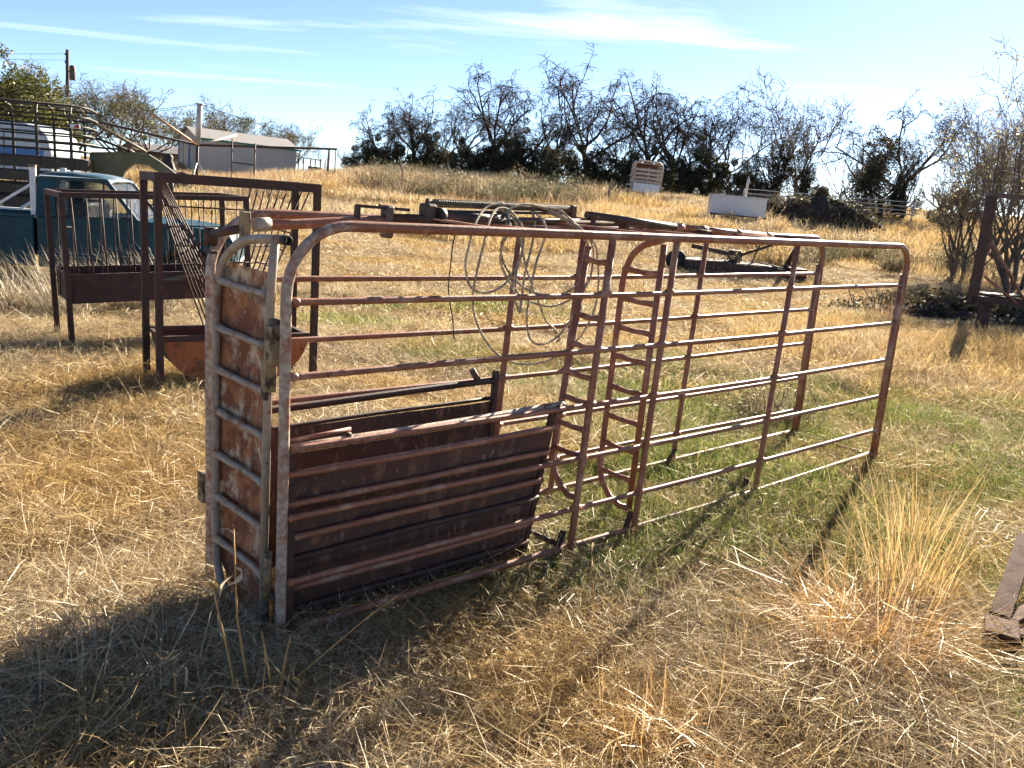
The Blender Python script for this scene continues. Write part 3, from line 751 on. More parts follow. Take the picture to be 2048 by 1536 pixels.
def rope(name, path, y0, amp, r, mat, seed, twist=True):
    rr = random.Random(seed); pts = []
    for i, (x, z) in enumerate(path):
        y = y0 + amp * math.sin(i * .55 + seed) + (.10 if z > 1.56 else 0) * min(1, (z - 1.56) / .05)
        if z > 1.60: z = min(max(z, 1.630), 1.660) if r > .004 else 1.60
        pts.append(chute_to_world((x, y, z)))
    base = pts[0].copy()
    c = catmull(pts)
    if not twist: return MB().tube([p - base for p in c], r, 6).build(name, mat, None, base)
    # laid rope: three strands round the path
    m = MB(); dense = []
    for a, b in zip(c[:-1], c[1:]):
        n = max(1, int((b - a).length / .006))
        for j in range(n): dense.append(a.lerp(b, j / n))
    dense.append(c[-1])
    for s in range(3):
        st = []
        for i, p in enumerate(dense):
            d = (dense[min(i + 1, len(dense) - 1)] - dense[max(i - 1, 0)]).normalized()
            u_ = d.cross(Vector((.3, .8, .2))).normalized(); v_ = d.cross(u_)
            a = i * .85 + s * 2.0944
            st.append(p - base + (u_ * math.cos(a) + v_ * math.sin(a)) * r * .5)
        m.tube(st, r * .62, 4)
    return m.build(name, mat, None, base)
tag(rope('coiled_rope', ROPE_A, .20, .035, .0056, M['rope'], 1), 'pale rope coiled in several tight round loops over the top of the chute', 'rope', 'ropes hanging on the chute')
tag(rope('coiled_rope', ROPE_B, .17, .03, .0054, M['rope'], 2), 'pale rope in one large loose loop hanging lowest inside the chute', 'rope', 'ropes hanging on the chute')
tag(rope('rope_end', ROPE_C, .23, .02, .0050, M['rope'], 3), 'loose single rope end trailing down through the middle of the coils', 'rope', 'ropes hanging on the chute')
tag(rope('dark_cord', CORD, .22, .01, .0028, M['cord'], 4, False), 'thin dark cord dangling straight down left of the rope coils', 'cord')
# ------------------------------------------------------------------ feeders
DR = M['dark_rust']
def sq(name, a, b, w, mat, parent, up=(0, 1, 0), h=None): return MB().bar(a, b, w, h or w, up).build(name, mat, parent)
f2 = empty('hay_feeder', (-2.67, 6.39, tz(-2.67, 6.39)), R(33.8))
tag(f2, 'tall rusty hay feeder with orange half round trough, right behind the headgate', 'hay feeder', 'hay feeders')
FW, FD, FH = 1.205, .52, 1.64
for x in (0, FW):
    for y in (0, FD): sq('post', (x, y, -.05), (x, y, FH - .035), .05, DR, f2)
for y in (0, FD): sq('top_beam', (-.025, y, FH), (FW + .025, y, FH), .055, DR, f2, (0, 0, 1), .068)
for x in (0, FW): sq('end_beam', (x, .028, FH), (x, FD - .028, FH), .05, DR, f2, (0, 0, 1), .060)
# half-round trough
vs_, fs = [], []; n = 18
prof = [(.60 + .565 * math.cos(math.pi + math.pi * k / n), .43 + .39 * math.sin(math.pi + math.pi * k / n)) for k in range(n + 1)]
for y in (.035, FD - .02):
    for (x, z) in prof: vs_.append((x, y, z))
for (x, z) in prof: vs_.append((.60 + (x - .60) * .985, .039, .43 + (z - .43) * .985))
for (x, z) in prof: vs_.append((.60 + (x - .60) * .985, FD - .024, .43 + (z - .43) * .985))
k1 = n + 1
for k in range(n): fs += [(k, k + 1, k1 + k + 1, k1 + k), (2 * k1 + k, 3 * k1 + k, 3 * k1 + k + 1, 2 * k1 + k + 1)]
tr = MB().add(vs_, fs, True).build('trough', DR, f2)
for y, mt in ((.028, M['orange']), (FD - .022, DR)):
    MB().prism(prof, y, y + .006, 'Y').build('trough_end', mt, tr)
    MB().bar((.03, y + .003, .445), (1.175, y + .003, .445), .035, .045).build('trough_rim', DR, tr)
for x in (.035, 1.165): sq('trough_rim', (x, .05, .44), (x, FD - .05, .44), .03, DR, tr, (0, 0, 1))
# V rack of rods
for k in range(9):
    y = .04 + .44 * k / 8
    MB().tube([(.06, y, FH - .03), (.64 - .025 * k, y, .46)], .0065, 5).build('rack_rod', DR, f2)
    MB().tube([(FW - .05 - .042 * k, y, FH - .03), (.66 - .012 * k, y, .46)], .0065, 5).build('rack_rod', DR, f2)
for z in (1.42, 1.27, 1.13, .99):
    s = (FH - .03 - z) / (FH - .49)
    xl, xr = .05 + s * .535, FW - .05 - s * .52
    MB().tube([(.0 if z > 1.4 else xl - .1, FD - .03, z), (FW if z > 1.4 else xr + .1, FD - .03, z)], .0065, 5).build('cross_rod', DR, f2)
    for xx in (xl, xr): MB().tube([(xx, .03, z + .008), (xx, FD - .03, z + .008)], .006, 5).build('cross_rod', DR, f2)

f1 = empty('hay_feeder', (-3.98, 7.64, tz(-3.98, 7.64)), R(37.7), R(0), R(-2.0))
tag(f1, 'lower rusty hay feeder with straight dark trough, beside the teal pickup', 'hay feeder', 'hay feeders')
L1, D1, H1 = 1.63, .70, 1.43
for x in (0, L1):
    for y in (0, D1): sq('post', (x, y, -.06 if (x, y) != (0, D1) else .10), (x, y, H1 - .025), .045, DR, f1)
for y in (0, D1): sq('top_beam', (-.022, y, H1), (L1 + .022, y, H1), .045, DR, f1, (0, 0, 1))
for x in (0, L1): sq('end_beam', (x, .023, H1), (x, D1 - .023, H1), .045, DR, f1, (0, 0, 1))
part('foot_brace', DR, f1, 'tube', [(0.0, D1, .10), (.03, D1 * .6, .03), (.03, .05, .0)], .016, 6)
# straight trough as five thin walls
tr = MB().box((L1 / 2, D1 / 2, .475), (L1 - .05, D1 - .08, .012)).build('trough', DR, f1)
for nm, c, s in (('trough_side', (L1 / 2, .036, .60), (L1 - .05, .012, .25)), ('trough_side', (L1 / 2, D1 - .036, .60), (L1 - .05, .012, .25)), ('trough_end', (.030, D1 / 2, .60), (.012, D1 - .085, .25)), ('trough_end', (L1 - .03, D1 / 2, .60), (.012, D1 - .085, .25))):
    MB().box(c, s).build(nm, DR, tr)
for y in (.036, D1 - .036): MB().bar((.03, y, .728), (L1 - .03, y, .728), .03, .016).build('trough_rim', DR, tr)
for k in range(13):
    x = .08 + (L1 - .16) * k / 12
    MB().tube([(x, .03, H1 - .02), (x + .075, .30, .52)], .0062, 5).build('rack_rod', DR, f1)
    MB().tube([(x, D1 - .03, H1 - .02), (x - .075, .40, .52)], .0062, 5).build('rack_rod', DR, f1)
gp = MB().tube([(0, 0, 0), (1.35, .28, .24)], .020, 8).build('grey_pipe', M['steel_grey'], None, (-3.86, 8.06, tz(-4, 8) + .60))
tag(gp, 'pale grey pipe lying slanted in the trough of the lower feeder', 'pipe')
gb = MB().bar((0, 0, 0), (1.5, .25, .01), .05, .04).build('angle_iron', DR, None, (-4.95, 9.0, tz(-4.95, 9) + .03))
tag(gb, 'rusty angle iron lying on the grass behind the lower feeder', 'angle iron')

# ------------------------------------------------------------------ pickup truck
def bevel(o, w=.02, seg=2):
    md = o.modifiers.new('bevel', 'BEVEL'); md.width = w; md.segments = seg; md.limit_method = 'ANGLE'; md.angle_limit = R(40)
    return o
M['roof_teal'] = patchy('faded_sky_teal', (.040, .10, .12), [((.14, .18, .20), 3, .45, .6, .45), ((.015, .06, .075), 6, .6, .7, .5)], rough=.35, bump=.03)  # worn paint; the roof's sky reflection is put into its pale colour
tk = empty('pickup_truck', (-5.324, 11.733, tz(-5.3, 12.2) - .02), R(12))
tag(tk, 'old teal compact pickup truck with a white rack behind its cab', 'pickup truck')
TW = 1.52
def arch(cx, cz, r, n=12): return [(cx + r * math.cos(a), cz + r * math.sin(a)) for a in [math.pi * k / n for k in range(n + 1)]]
fr = arch(.78, .30, .37)
body = [(-1.12, .29), (-1.12, .965), (-.5, .975), (.14, .98), (.7, .955), (1.18, .905), (1.33, .86), (1.37, .78), (1.37, .40), (1.20, .30)] + fr[0:] + [(.38, .28)]
bevel(MB().prism(body, 0, TW).build('cab_body', M['teal'], tk), .03)
door = [(-.86, .34), (-.90, .55), (-.88, .955), (.10, .968), (.12, .60), (.30 - .2, .34)]
dr = bevel(MB().prism(door, -.006, .02).build('door', M['teal'], tk), .006)
MB().box((-.72, -.022, .845), (.14, .022, .028), None, .008).build('handle', M['chrome'], dr)
m = MB()
for a, b in zip(door, door[1:] + door[:1]): m.bar((a[0], -.002, a[1]), (b[0], -.002, b[1]), .010, .004, (0, 1, 0))
m.build('door_seam', M['teal_dark'], dr)
for k in range(3): part('vent_slot', M['black'], tk, 'bar', (-1.06, -.004, 1.10 - .04 * k), (-.93, -.004, 1.09 - .04 * k), .010, .008, (0, 1, 0))
# crease strips along the flank
for z, mt, w in ((.845, M['teal_dark'], .012), (.50, M['roof_teal'], .020), (.455, M['roof_teal'], .010)):
    part('side_strip', mt, tk, 'bar', (-1.10, -.011, z), (.36, -.011, z - .01), .006, w)
# greenhouse
yi, yo = .07, TW - .07
roof_v, roof_f = [], []
xs_ = [-1.13, -1.08, -.95, -.7, -.45, -.30, -.21]; zs_ = [1.470, 1.525, 1.552, 1.560, 1.545, 1.518, 1.478]
ys_ = [.085, .12, .25, .5, .76, 1.02, 1.27, 1.40, 1.435]
for lay in (0, 1):
    for i, x in enumerate(xs_):
        for j, y in enumerate(ys_):
            e_ = abs(j - 4) / 4
            roof_v.append((x, y, zs_[i] - .055 * e_ ** 3 - lay * .035))
nj = len(ys_); n0 = len(xs_) * nj
for lay in (0, 1):
    for i in range(len(xs_) - 1):
        for j in range(nj - 1):
            o = lay * n0 + i * nj + j; roof_f.append((o, o + 1, o + nj + 1, o + nj))
ring = [i * nj for i in range(len(xs_))] + [(len(xs_) - 1) * nj + j for j in range(1, nj)] + [i * nj + nj - 1 for i in range(len(xs_) - 2, -1, -1)] + [j for j in range(nj - 2, 0, -1)]
for a, b in zip(ring, ring[1:] + ring[:1]): roof_f.append((a, b, b + n0, a + n0))
MB().add(roof_v, roof_f, True).build('roof', M['roof_teal'], tk)
for s, y0, y1 in ((0, .0, .085), (1, TW, TW - .085)):
    qp = [(-1.125, .965), (-.87, .970), (-.90, 1.20), (-.86, 1.455), (-1.10, 1.465)]
    m = MB(); vs_ = [(x, y0 + (y1 - y0) * (z - .965) / .5 + (.0 if s == 0 else 0), z) for x, z in qp] + [(x, y0 + (y1 - y0) * (z - .965) / .5 + (.05 if s == 0 else -.05), z) for x, z in qp]
    nq = len(qp); fs = [tuple(range(nq)), tuple(range(2 * nq - 1, nq - 1, -1))] + [(k, k + nq, (k + 1) % nq + nq, (k + 1) % nq) for k in range(nq)]
    m.add(vs_, fs).build('quarter_panel', M['teal'], tk)
    ysg = .02 if s == 0 else TW - .02; yt = y1
    MB().bar((.12, ysg, .975), (-.26, yt, 1.475), .05, .045, (0, 1, 0)).build('windshield_pillar', M['teal'], tk)
    MB().bar((-.88, yt, 1.462), (-.25, yt, 1.478), .04, .04, (0, 1, 0)).build('roof_rail', M['teal'], tk)
    MB().bar((-.30, ysg + (yt - ysg) * .5, .98), (-.30, yt, 1.46), .018, .02, (0, 1, 0)).build('vent_bar', M['black'], tk)
    y_a, y_b = (.012, .080) if s == 0 else (TW - .012, TW - .080)
    m = MB(); vs_ = [(-.86, y_a, .97), (.06, y_a, .985), (-.27, y_b, 1.455), (-.85, y_b, 1.452)]
    d_ = .004 if s == 0 else -.004
    m.add(vs_ + [(x, y + d_, z) for x, y, z in vs_], [(0, 1, 2, 3), (7, 6, 5, 4), (0, 4, 5, 1), (1, 5, 6, 2), (2, 6, 7, 3), (3, 7, 4, 0)]).build('side_window', M['glass'], tk)
for nm, xa, xb, za, zb in (('windshield', .10, -.24, .99, 1.465), ('rear_window', -1.105, -1.09, 1.02, 1.45)):
    m = MB(); vs_ = [(xa, .06, za), (xa, TW - .06, za), (xb, TW - .13, zb), (xb, .13, zb)]
    m.add(vs_ + [(x - .004, y, z) for x, y, z in vs_], [(0, 1, 2, 3), (7, 6, 5, 4), (0, 4, 5, 1), (1, 5, 6, 2), (2, 6, 7, 3), (3, 7, 4, 0)]).build(nm, M['glass'], tk)
part('rear_wall', M['teal'], tk, 'box', (-1.10, TW / 2, .985), (.03, TW - .02, .05))
bevel(MB().box((-.62, TW / 2, .86), (.22, 1.30, .62)).build('seat_back', M['black'], tk), .05)
MB().lathe([(.17, -.012), (.185, 0), (.17, .012), (.155, 0), (.17, -.012)], (0, 0, 0), 'X', 16).build('steering_wheel', M['black'], tk, (-.10, 1.12, 1.03))
part('dashboard', M['black'], tk, 'box', (.02, TW / 2, .97), (.22, 1.36, .07))
mr = MB(); mr.bar((-.16, -.01, .98), (-.16, -.12, 1.03), .012, .012); mr.box((-.16, -.14, 1.06), (.03, .12, .10), None, .015); mr.build('mirror', M['chrome'], tk)
mr = MB(); mr.bar((-.10, TW + .01, .98), (-.10, TW + .12, 1.03), .012, .012); mr.box((-.10, TW + .14, 1.06), (.03, .12, .10), None, .015); mr.build('mirror', M['chrome'], tk)
# bed
bedp = [(-3.15, .34), (-3.15, .925), (-1.155, .945), (-1.155, .30), (-1.70, .30)] + [(x - 2.88, z) for x, z in fr] + [(-2.6, .34)]
for y in (0, TW - .05): bevel(MB().prism(bedp, y, y + .05).build('bed_side', M['teal'], tk), .015)
part('bed_floor', M['black'], tk, 'box', (-2.15, TW / 2, .52), (1.95, TW - .1, .05))
part('tailgate', M['teal'], tk, 'box', (-3.14, TW / 2, .70), (.05, TW - .1, .44))
part('bed_front', M['teal'], tk, 'box', (-1.18, TW / 2, .72), (.04, TW - .1, .42))
for y in (0, TW - .05): part('bed_rail', M['white_paint'] if y else M['teal'], tk, 'box', (-2.15, y + .025, .955), (1.98, .075, .03))
for y in (.10, TW - .10):
    part('rack_post', M['white_paint'], tk, 'box', (-1.165, y, 1.255), (.075, .06, .66), None, .006)
    part('rack_brace', M['white_paint'], tk, 'bar', (-1.19, y, 1.36), (-1.75, y, .975), .035, .035)
for z in (1.22,): part('rack_bar', M['white_paint'], tk, 'box', (-1.165, TW / 2, z), (.05, TW - .26, .06))
part('rack_cap', M['latch'], tk, 'box', (-1.165, .10, 1.60), (.085, .07, .03))
for x in (.78, -2.10):
    for y, sg in ((.09, -1), (TW - .09, 1)):
        w = MB().lathe([(.19, -.085), (.28, -.09), (.31, -.06), (.31, .06), (.28, .09), (.19, .085), (.19, -.085)], (x, y, .30), 'Y', 28).build('wheel', M['rubber'], tk)
        MB().lathe([(.0, sg * .03), (.06, sg * .045), (.10, sg * .02), (.16, sg * .03), (.19, sg * .075), (.195, sg * .02)], (x, y, .30), 'Y', 20).build('rim', M['steel_grey'], w)
for y in (.0, TW):
    sg = -1 if y == 0 else 1
    for a, b in (((-.86, .972), (.05, .986)), ((-.86, .972), (-.85, 1.45)), ((-.85, 1.45), (-.27, 1.456))):
        f_ = lambda q: y - sg * (.006 + .072 * (q[1] - .97) / .485)
        part('window_rubber', M['black'], tk, 'bar', (a[0], f_(a), a[1]), (b[0], f_(b), b[1]), .016, .012, (0, 1, 0))
    part('drip_rail', M['chrome'], tk, 'bar', (-1.08, y - sg * .075, 1.488), (-.24, y - sg * .075, 1.492), .018, .012)
    for c_, pn in ((.78, 'arch_lip'), (-2.10, 'arch_lip')):
        MB().tube([(c_ + .385 * math.cos(math.pi * k / 12), y + sg * .004, .30 + .385 * math.sin(math.pi * k / 12)) for k in range(13)], .014, 5).build(pn, M['teal'], tk)
part('side_marker', M['lens_red'], tk, 'box', (1.22, -.010, .62), (.10, .02, .045))
part('front_bumper', M['chrome'], tk, 'box', (1.41, TW / 2, .45), (.09, TW, .13), None, .03)
part('grille', M['black'], tk, 'box', (1.372, TW / 2, .70), (.03, TW - .2, .17))
for y in (.2, TW - .2): MB().lathe([(0, .03), (.07, .02), (.085, 0)], (1.385, y, .70), 'X', 16).build('headlight', M['chrome'], tk)

# ------------------------------------------------------------------ green gooseneck stock trailer
gt_ = empty('stock_trailer', (-10.36, 15.75, tz(-10.5, 16)), R(20))
tag(gt_, 'olive green gooseneck stock trailer with open pipe sides behind the pickup', 'trailer')
GP, GD = M['green_paint'], M['green_dark']
def wrap(z, y0=0, y1=2.0, xf=2.30, rad=.30, xb=-3.2): return fillet([(xb, y0, z), (xf, y0, z), (xf, y1, z), (xb, y1, z)], rad, 6)
for z in (2.60, 2.42, 2.25, 2.10, 1.95, 1.81, 1.66):
    MB().tube(wrap(z - .06), .019, 6).build('side_rail', GD, gt_)
for x in (-3.15, -2.35, -1.55, -.80, -.02, .72, 1.46, 2.02):
    for y in (-.012, 2.012):
        tp = [(x, y, .5), (x, y, 2.3), (x + .005, y + (.10 if y < 1 else -.10), 2.52), (x - .02, y + (.34 if y < 1 else -.34), 2.60)]
        MB().bar((x, y, .5), (x, y, 2.28), .05, .045, (0, 1, 0)).build('post', GD, gt_)
        MB().tube([(x, y, 2.26), (x, y + (.03 if y < 1 else -.03), 2.42), (x, y + (.16 if y < 1 else -.16), 2.55), (x, 1.0, 2.60)], .020, 6).build('roof_bow', GD, gt_)
for z in (2.575,):
    for y in (.5, 1.0, 1.5): MB().tube([(-3.2, y, 2.585), (2.1, y, 2.585)], .016, 6).build('roof_pipe', GD, gt_)
for z, h in ((1.50, .20), (1.24, .17), (1.00, .17), (.78, .16)):
    for y in (.012, 1.988): MB().box((-.45, y, z), (5.5, .03, h), None, .006).build('side_slat', GD, gt_)
    MB().box((2.30, 1.0, z), (.03, 1.9, h)).build('front_slat', GD, gt_)
MB().box((-.45, 1.0, .62), (5.6, 1.98, .10)).build('floor', GD, gt_)
for x in (-2.2, -1.35):
    for y in (-.03, 2.03):
        w = MB().lathe([(.20, -.10), (.33, -.10), (.37, -.06), (.37, .06), (.33, .10), (.20, .10), (.20, -.10)], (x, y, .37), 'Y', 24).build('wheel', M['rubber'], gt_)
        MB().lathe([(0, -.03), (.2, -.06)], (x, y, .37), 'Y', 16).build('rim', M['steel_grey'], w)
neck = [(2.24, 1.76), (3.0, 1.83), (3.30, 1.81), (3.55, 1.66), (3.80, 1.48), (3.80, 1.36), (3.60, 1.38), (3.30, 1.60), (3.02, 1.60), (2.86, 1.45), (2.78, 1.20), (2.24, 1.18)]
nk = MB().prism(neck, .72, 1.28).build('gooseneck', GP, gt_); bevel(nk, .012)
MB().tube([(3.70, 1.0, 1.38), (3.70, 1.0, 1.02)], .05, 10).build('coupler', GD, gt_)
MB().tube([(2.60, .75, 1.2), (2.60, .75, 0)], .04, 8).build('jack_leg', GD, gt_)
MB().tube([(2.24, .9, 2.36), (3.26, .9, 1.84)], .030, 8).build('neck_strut', M['latch'], gt_)
MB().tube([(2.30, 1.1, 2.05), (3.02, 1.1, 1.82)], .024, 8).build('neck_strut', GD, gt_)
MB().box((2.62, 1.0, 1.86), (.72, .9, .03)).build('neck_deck', GD, gt_)
lm = MB().box((2.10, -.045, 2.19), (.17, .05, .075), None, .01).build('marker_lamp', M['white_paint'], gt_)
MB().box((2.13, -.075, 2.19), (.07, .02, .05), None, .008).build('lens', M['lens_red'], lm)

# ------------------------------------------------------------------ silver trailer far left
sv = empty('silver_trailer', (-17.2, 27, tz(-17, 28)), 0, 0, R(2))
tag(sv, 'silver round nosed horse trailer seen through the green trailer rails', 'trailer')
sp_ = [(-3, 0.55), (2.35, .55), (2.62, .85), (2.62, 1.45), (2.50, 1.95), (2.25, 2.20), (1.8, 2.30), (-3, 2.36)]
bevel(MB().prism(sp_, 0, 1.9).build('shell', M['silver'], sv), .12, 3)
for x in (-2.1, -1.0, .1, 1.2): part('panel_seam', M['steel_grey'], sv, 'box', (x, -.008, 1.3), (.03, .02, 1.3))
part('blue_band', M['blue_trim'], sv, 'box', (-.2, -.006, 1.42), (5.2, .02, .24))
for x in (-.6, .3): MB().lathe([(0, -.1), (.33, -.1), (.36, 0), (.33, .1)], (x, .1, .36), 'Y', 20).build('wheel', M['rubber'], sv)
# ------------------------------------------------------------------ background things
LEAN = R(2.2)
def base(name, x, y, rz=0.0, ry=0.0, dz=0.0): return empty(name, (x, y, tz(x, y) + dz), rz, 0, ry)

up = base('utility_pole', -31.15, 60, 0, R(1.7))
tag(up, 'dark wooden utility pole with a grey transformer above the left trees', 'utility pole')
MB().tube([(0, 0, -.3), (0, 0, 7.45)], [.15, .10], 10).build('pole', M['pole_wood'], up)
m = MB(); m.lathe([(0, -.02), (.17, 0), (.19, .05), (.19, .85), (.15, .93), (0, .95)], (.36, -.05, 5.55), 'Z', 16); m.build('transformer', M['steel_grey'], up)
MB().bar((.05, 0, 6.1), (.30, -.03, 6.1), .05, .08).build('bracket', M['steel_grey'], up)
for z in (7.1, 6.6): MB().lathe([(.02, 0), (.05, .03), (.03, .07), (.05, .1), (.01, .13)], (-.14, 0, z), 'Z', 8).build('insulator', M['steel_grey'], up)
for nm, a, b, sag in (('power_line', (-31.0, 60, 8.0), (-60, 42, 7.0), .9), ('power_line', (-31.0, 60, 8.4), (-75, 60, 8.4), .9)):
    pts = [Vector(a).lerp(Vector(b), t / 16) - Vector((0, 0, sag * 4 * (t / 16) * (1 - t / 16))) for t in range(17)]
    tag(MB().tube([p - pts[0] for p in pts], .012, 5).build(nm, M['wire'], None, pts[0]), 'thin power line running left from the utility pole' if b[1] < 50 else 'upper thin power line running left from the utility pole', 'wire', 'power lines')

# metal shed
sh = base('metal_shed', -20.9, 56, R(38), 0, 0)
sh.rotation_euler = (0, R(1.5), R(38)); sh.scale = (1.06, 1.06, 1.15)
tag(sh, 'beige metal shed with gable roof and blue trimmed doors', 'shed')
SL, SW, SH, SR = 6.2, 3.6, 2.15, .55
for nm, c, s in (('wall', (SL / 2, .04, SH / 2 - .15), (SL, .08, SH + .3)), ('wall', (SL / 2, SW - .04, SH / 2 - .15), (SL, .08, SH + .3))):
    MB().box(c, s).build(nm, M['shed_wall'], sh)
for x in (.002, SL - .082): MB().prism([(.085, -.3), (SW - .085, -.3), (SW - .085, SH), (SW / 2, SH + SR - .03), (.085, SH)], x, x + .08, 'X').build('gable_wall', M['shed_wall'], sh)
for k in range(22): part('siding_rib', M['shed_wall'], sh, 'box', (.15 + k * (SL - .3) / 21, -.012, SH / 2 - .1), (.05, .024, SH + .1))
for k in range(11): part('siding_rib', M['shed_wall'], sh, 'box', (-.012, .2 + k * (SW - .4) / 10, SH / 2 - .1), (.024, .05, SH + .1))
for s in (0, 1):
    y0, y1 = (-.15, SW / 2) if s == 0 else (SW + .15, SW / 2)
    z0 = SH - .045
    rf = MB().add([(-.15, y0, z0 + .03), (SL + .15, y0, z0 + .03), (SL + .15, y1, SH + SR + .03), (-.15, y1, SH + SR + .03), (-.15, y0, z0 + .08), (SL + .15, y0, z0 + .08), (SL + .15, y1, SH + SR + .08), (-.15, y1, SH + SR + .08)], [(0, 1, 2, 3), (7, 6, 5, 4), (0, 4, 5, 1), (1, 5, 6, 2), (2, 6, 7, 3), (3, 7, 4, 0)]).build('roof', M['shed_roof'], sh)
    MB().box((SL / 2, y0, z0 + .03), (SL + .34, .05, .09)).build('eave_trim', M['green_trim'], rf)
for y in (.06, SW - .06): part('corner_trim', M['blue_trim'], sh, 'box', (-.036, y, SH / 2), (.02, .16, SH))
d = MB().box((-.035, 2.0, .95), (.03, 1.0, 1.9)).build('door', M['shed_wall'], sh)
for y in (1.46, 2.54): MB().box((-.05, y, .97), (.03, .12, 1.94)).build('door_trim', M['blue_trim'], d)

# weathered open shed with teal door
wd = base('wooden_shed', -29.5, 64, 0, LEAN, -.1)
tag(wd, 'weathered open fronted wooden shed with a teal door left of the metal shed', 'shed')
for k in range(12): part('wall_board', M['wood_red'] if k < 5 else M['wood_old'], wd, 'box', (.14 + k * .37 * 1.0, 0, .62), (.34, .05, 1.35))
part('back_wall', M['wood_old'], wd, 'box', (2.25, 2.4, .7), (4.6, .06, 1.5))
for k in range(9): part('roof_sheet', M['tin'], wd, 'bar', (.05 + k * .55, -.35, 1.34 + .01 * (k % 3)), (.05 + k * .55, 2.6, 1.85), .54, .03)
part('gable', M['wood_red'], wd, 'prism', [(-.2, 1.28), (1.3, 1.28), (.6, 1.80)], -.10, -.04, 'Y')
part('door', M['green_trim'], wd, 'box', (1.78, -.05, .70), (.46, .05, 1.25))
for x in (0, 1.5, 3.0, 4.55): part('post', M['wood_old'], wd, 'box', (x, -.06, .6), (.1, .08, 1.5))

fs_ = base('open_shelter', -24.0, 88, 0, LEAN)
tag(fs_, 'low pale roofed open shelter far off right of the metal shed', 'shelter')
part('roof', M['tin'], fs_, 'bar', (-.3, 1, 1.75), (3.6, 1, 1.55), 3.0, .08)
for x in (0, 1.2, 2.4, 3.4):
    for y in (0, 2): part('post', M['pole_wood'], fs_, 'box', (x, y, .8), (.1, .1, 1.75))
part('hay_stack', M['compost'], fs_, 'box', (2.6, 1.2, .4), (1.2, 1.2, 1.0))

# hot walker (spoked pipe machine)
hw = base('hot_walker', -13.45, 36, 0, R(1.5))
tag(hw, 'horse walker with white mast and long thin brown arms in front of the sheds', 'horse walker')
hz = 2.61 - tz(-13.45, 36)
MB().tube([(0, 0, 0), (0, 0, hz + .05)], .055, 10).build('post', M['dark_rust'], hw)
MB().tube([(0, 0, hz), (.06, 0, hz + 1.58)], .105, 12).build('mast', M['walker_pipe'], hw)
ms = M['walker_pipe']
part('mast_cap', ms, hw, 'box', (.06, 0, hz + 1.60), (.30, .30, .03))
for e_, mt, r_ in (((-4.3, -1.0, hz + .56), M['dark_rust'], .045), ((5.55, .4, hz + .42), M['dark_rust'], .045), ((-.82, -2.6, hz + .95), M['walker_tan'], .05), ((.62, 2.8, hz + .62), M['walker_pipe'], .05)):
    MB().tube([(0, 0, hz), e_], r_, 8).build('arm', mt, hw)
    MB().tube([(.06, 0, hz + 1.58), (e_[0] * .96, e_[1] * .96, e_[2] + .02)], .010, 4).build('stay_cable', M['wire'], hw)
MB().tube([(5.5, .4, hz + .42), (5.5, .4, hz - .55)], .03, 6).build('arm_drop', M['walker_pipe'], hw)
for a in (0.4, 2.5, 4.6): MB().tube([(0, 0, hz - .65), (.75 * math.cos(a), .75 * math.sin(a), .0)], .035, 6).build('leg', M['walker_pipe'], hw)

st = base('pipe_stand', -12.05, 36, 0, R(1.5))
tag(st, 'thin rusty two legged pipe stand right of the horse walker', 'stand')
zt_ = 3.0 - tz(-12, 36)
for x in (0, .93): MB().tube([(x, 0, -.2), (x, 0, zt_ - (.12 if x else 0))], .030, 6).build('leg', M['dark_rust'], st)
MB().tube([(0, 0, zt_ - .95), (.93, 0, zt_ - .97)], .028, 6).build('cross_bar', M['dark_rust'], st)

bag = base('tarp_bundle', -14.75, 36.4)
tag(bag, 'black tarp bundle draped over a short post near the old tyre', 'tarp')
zz_ = 1.40 - tz(-14.7, 36.4)
MB().tube([(0, 0, -.1), (0, 0, zz_ + .6)], .05, 6).build('post', M['pole_wood'], bag)
m = MB(); m.lathe([(.0, .78), (.10, .76), (.19, .66), (.21, .52), (.27, .36), (.24, .18), (.30, .06), (.18, .0)], (0, 0, zz_), 'Z', 11)
m.v = [(x + .05 * math.sin(9 * z + 3 * y), y + .05 * math.sin(7 * z + 5 * x), z) for x, y, z in m.v]; m.build('tarp', M['black'], bag)
ty = base('old_tyre', -14.02, 36)
tag(ty, 'big old tyre standing at the foot of the horse walker', 'tyre')
m = MB(); m.lathe([(.24, -.11), (.38, -.13), (.43, -.07), (.43, .07), (.38, .13), (.24, .11), (.24, -.11)], (0, 0, .42), 'Y', 24); m.build('tyre', M['rubber'], ty)
MB().lathe([(0, -.02), (.10, -.06), (.20, -.04), (.245, -.09), (.245, .09)], (0, 0, .42), 'Y', 16).build('rim', M['steel_grey'], ty)

# leaning fence posts
for i, (x, y, lx, h, r_, lab) in enumerate(((-10.15, 45, .02, 1.75, .075, 'stout upright fence post right of the sheds, leftmost of the fence posts'), (-6.35, 45, -.25, 1.7, .05, 'pale crooked fence post leaning left, second of the fence posts'), (-3.75, 45, -.34, 1.5, .045, 'thin fence post leaning far left in tall grass, third of the fence posts'), (-.2, 45, -.28, 1.5, .045, 'thin fence post leaning left in front of the treeline, fourth of the fence posts'), (4.25, 46, .03, 1.25, .05, 'short pale fence post left of the tan stock trailer'))):
    z = tz(x, y); p = [(0, 0, -.3), (lx * .4, 0, h * .45), (lx + .03, .05, h)]
    if i == 1: p = [(0, 0, -.3), (.0, 0, h * .6), (lx, .05, h)]
    tag(MB().tube([Vector(q) for q in p], [r_, r_ * .95, r_ * .7], 7).build('fence_post', M['post_wood'], None, (x, y, z)), lab, 'fence post', 'old fence posts')
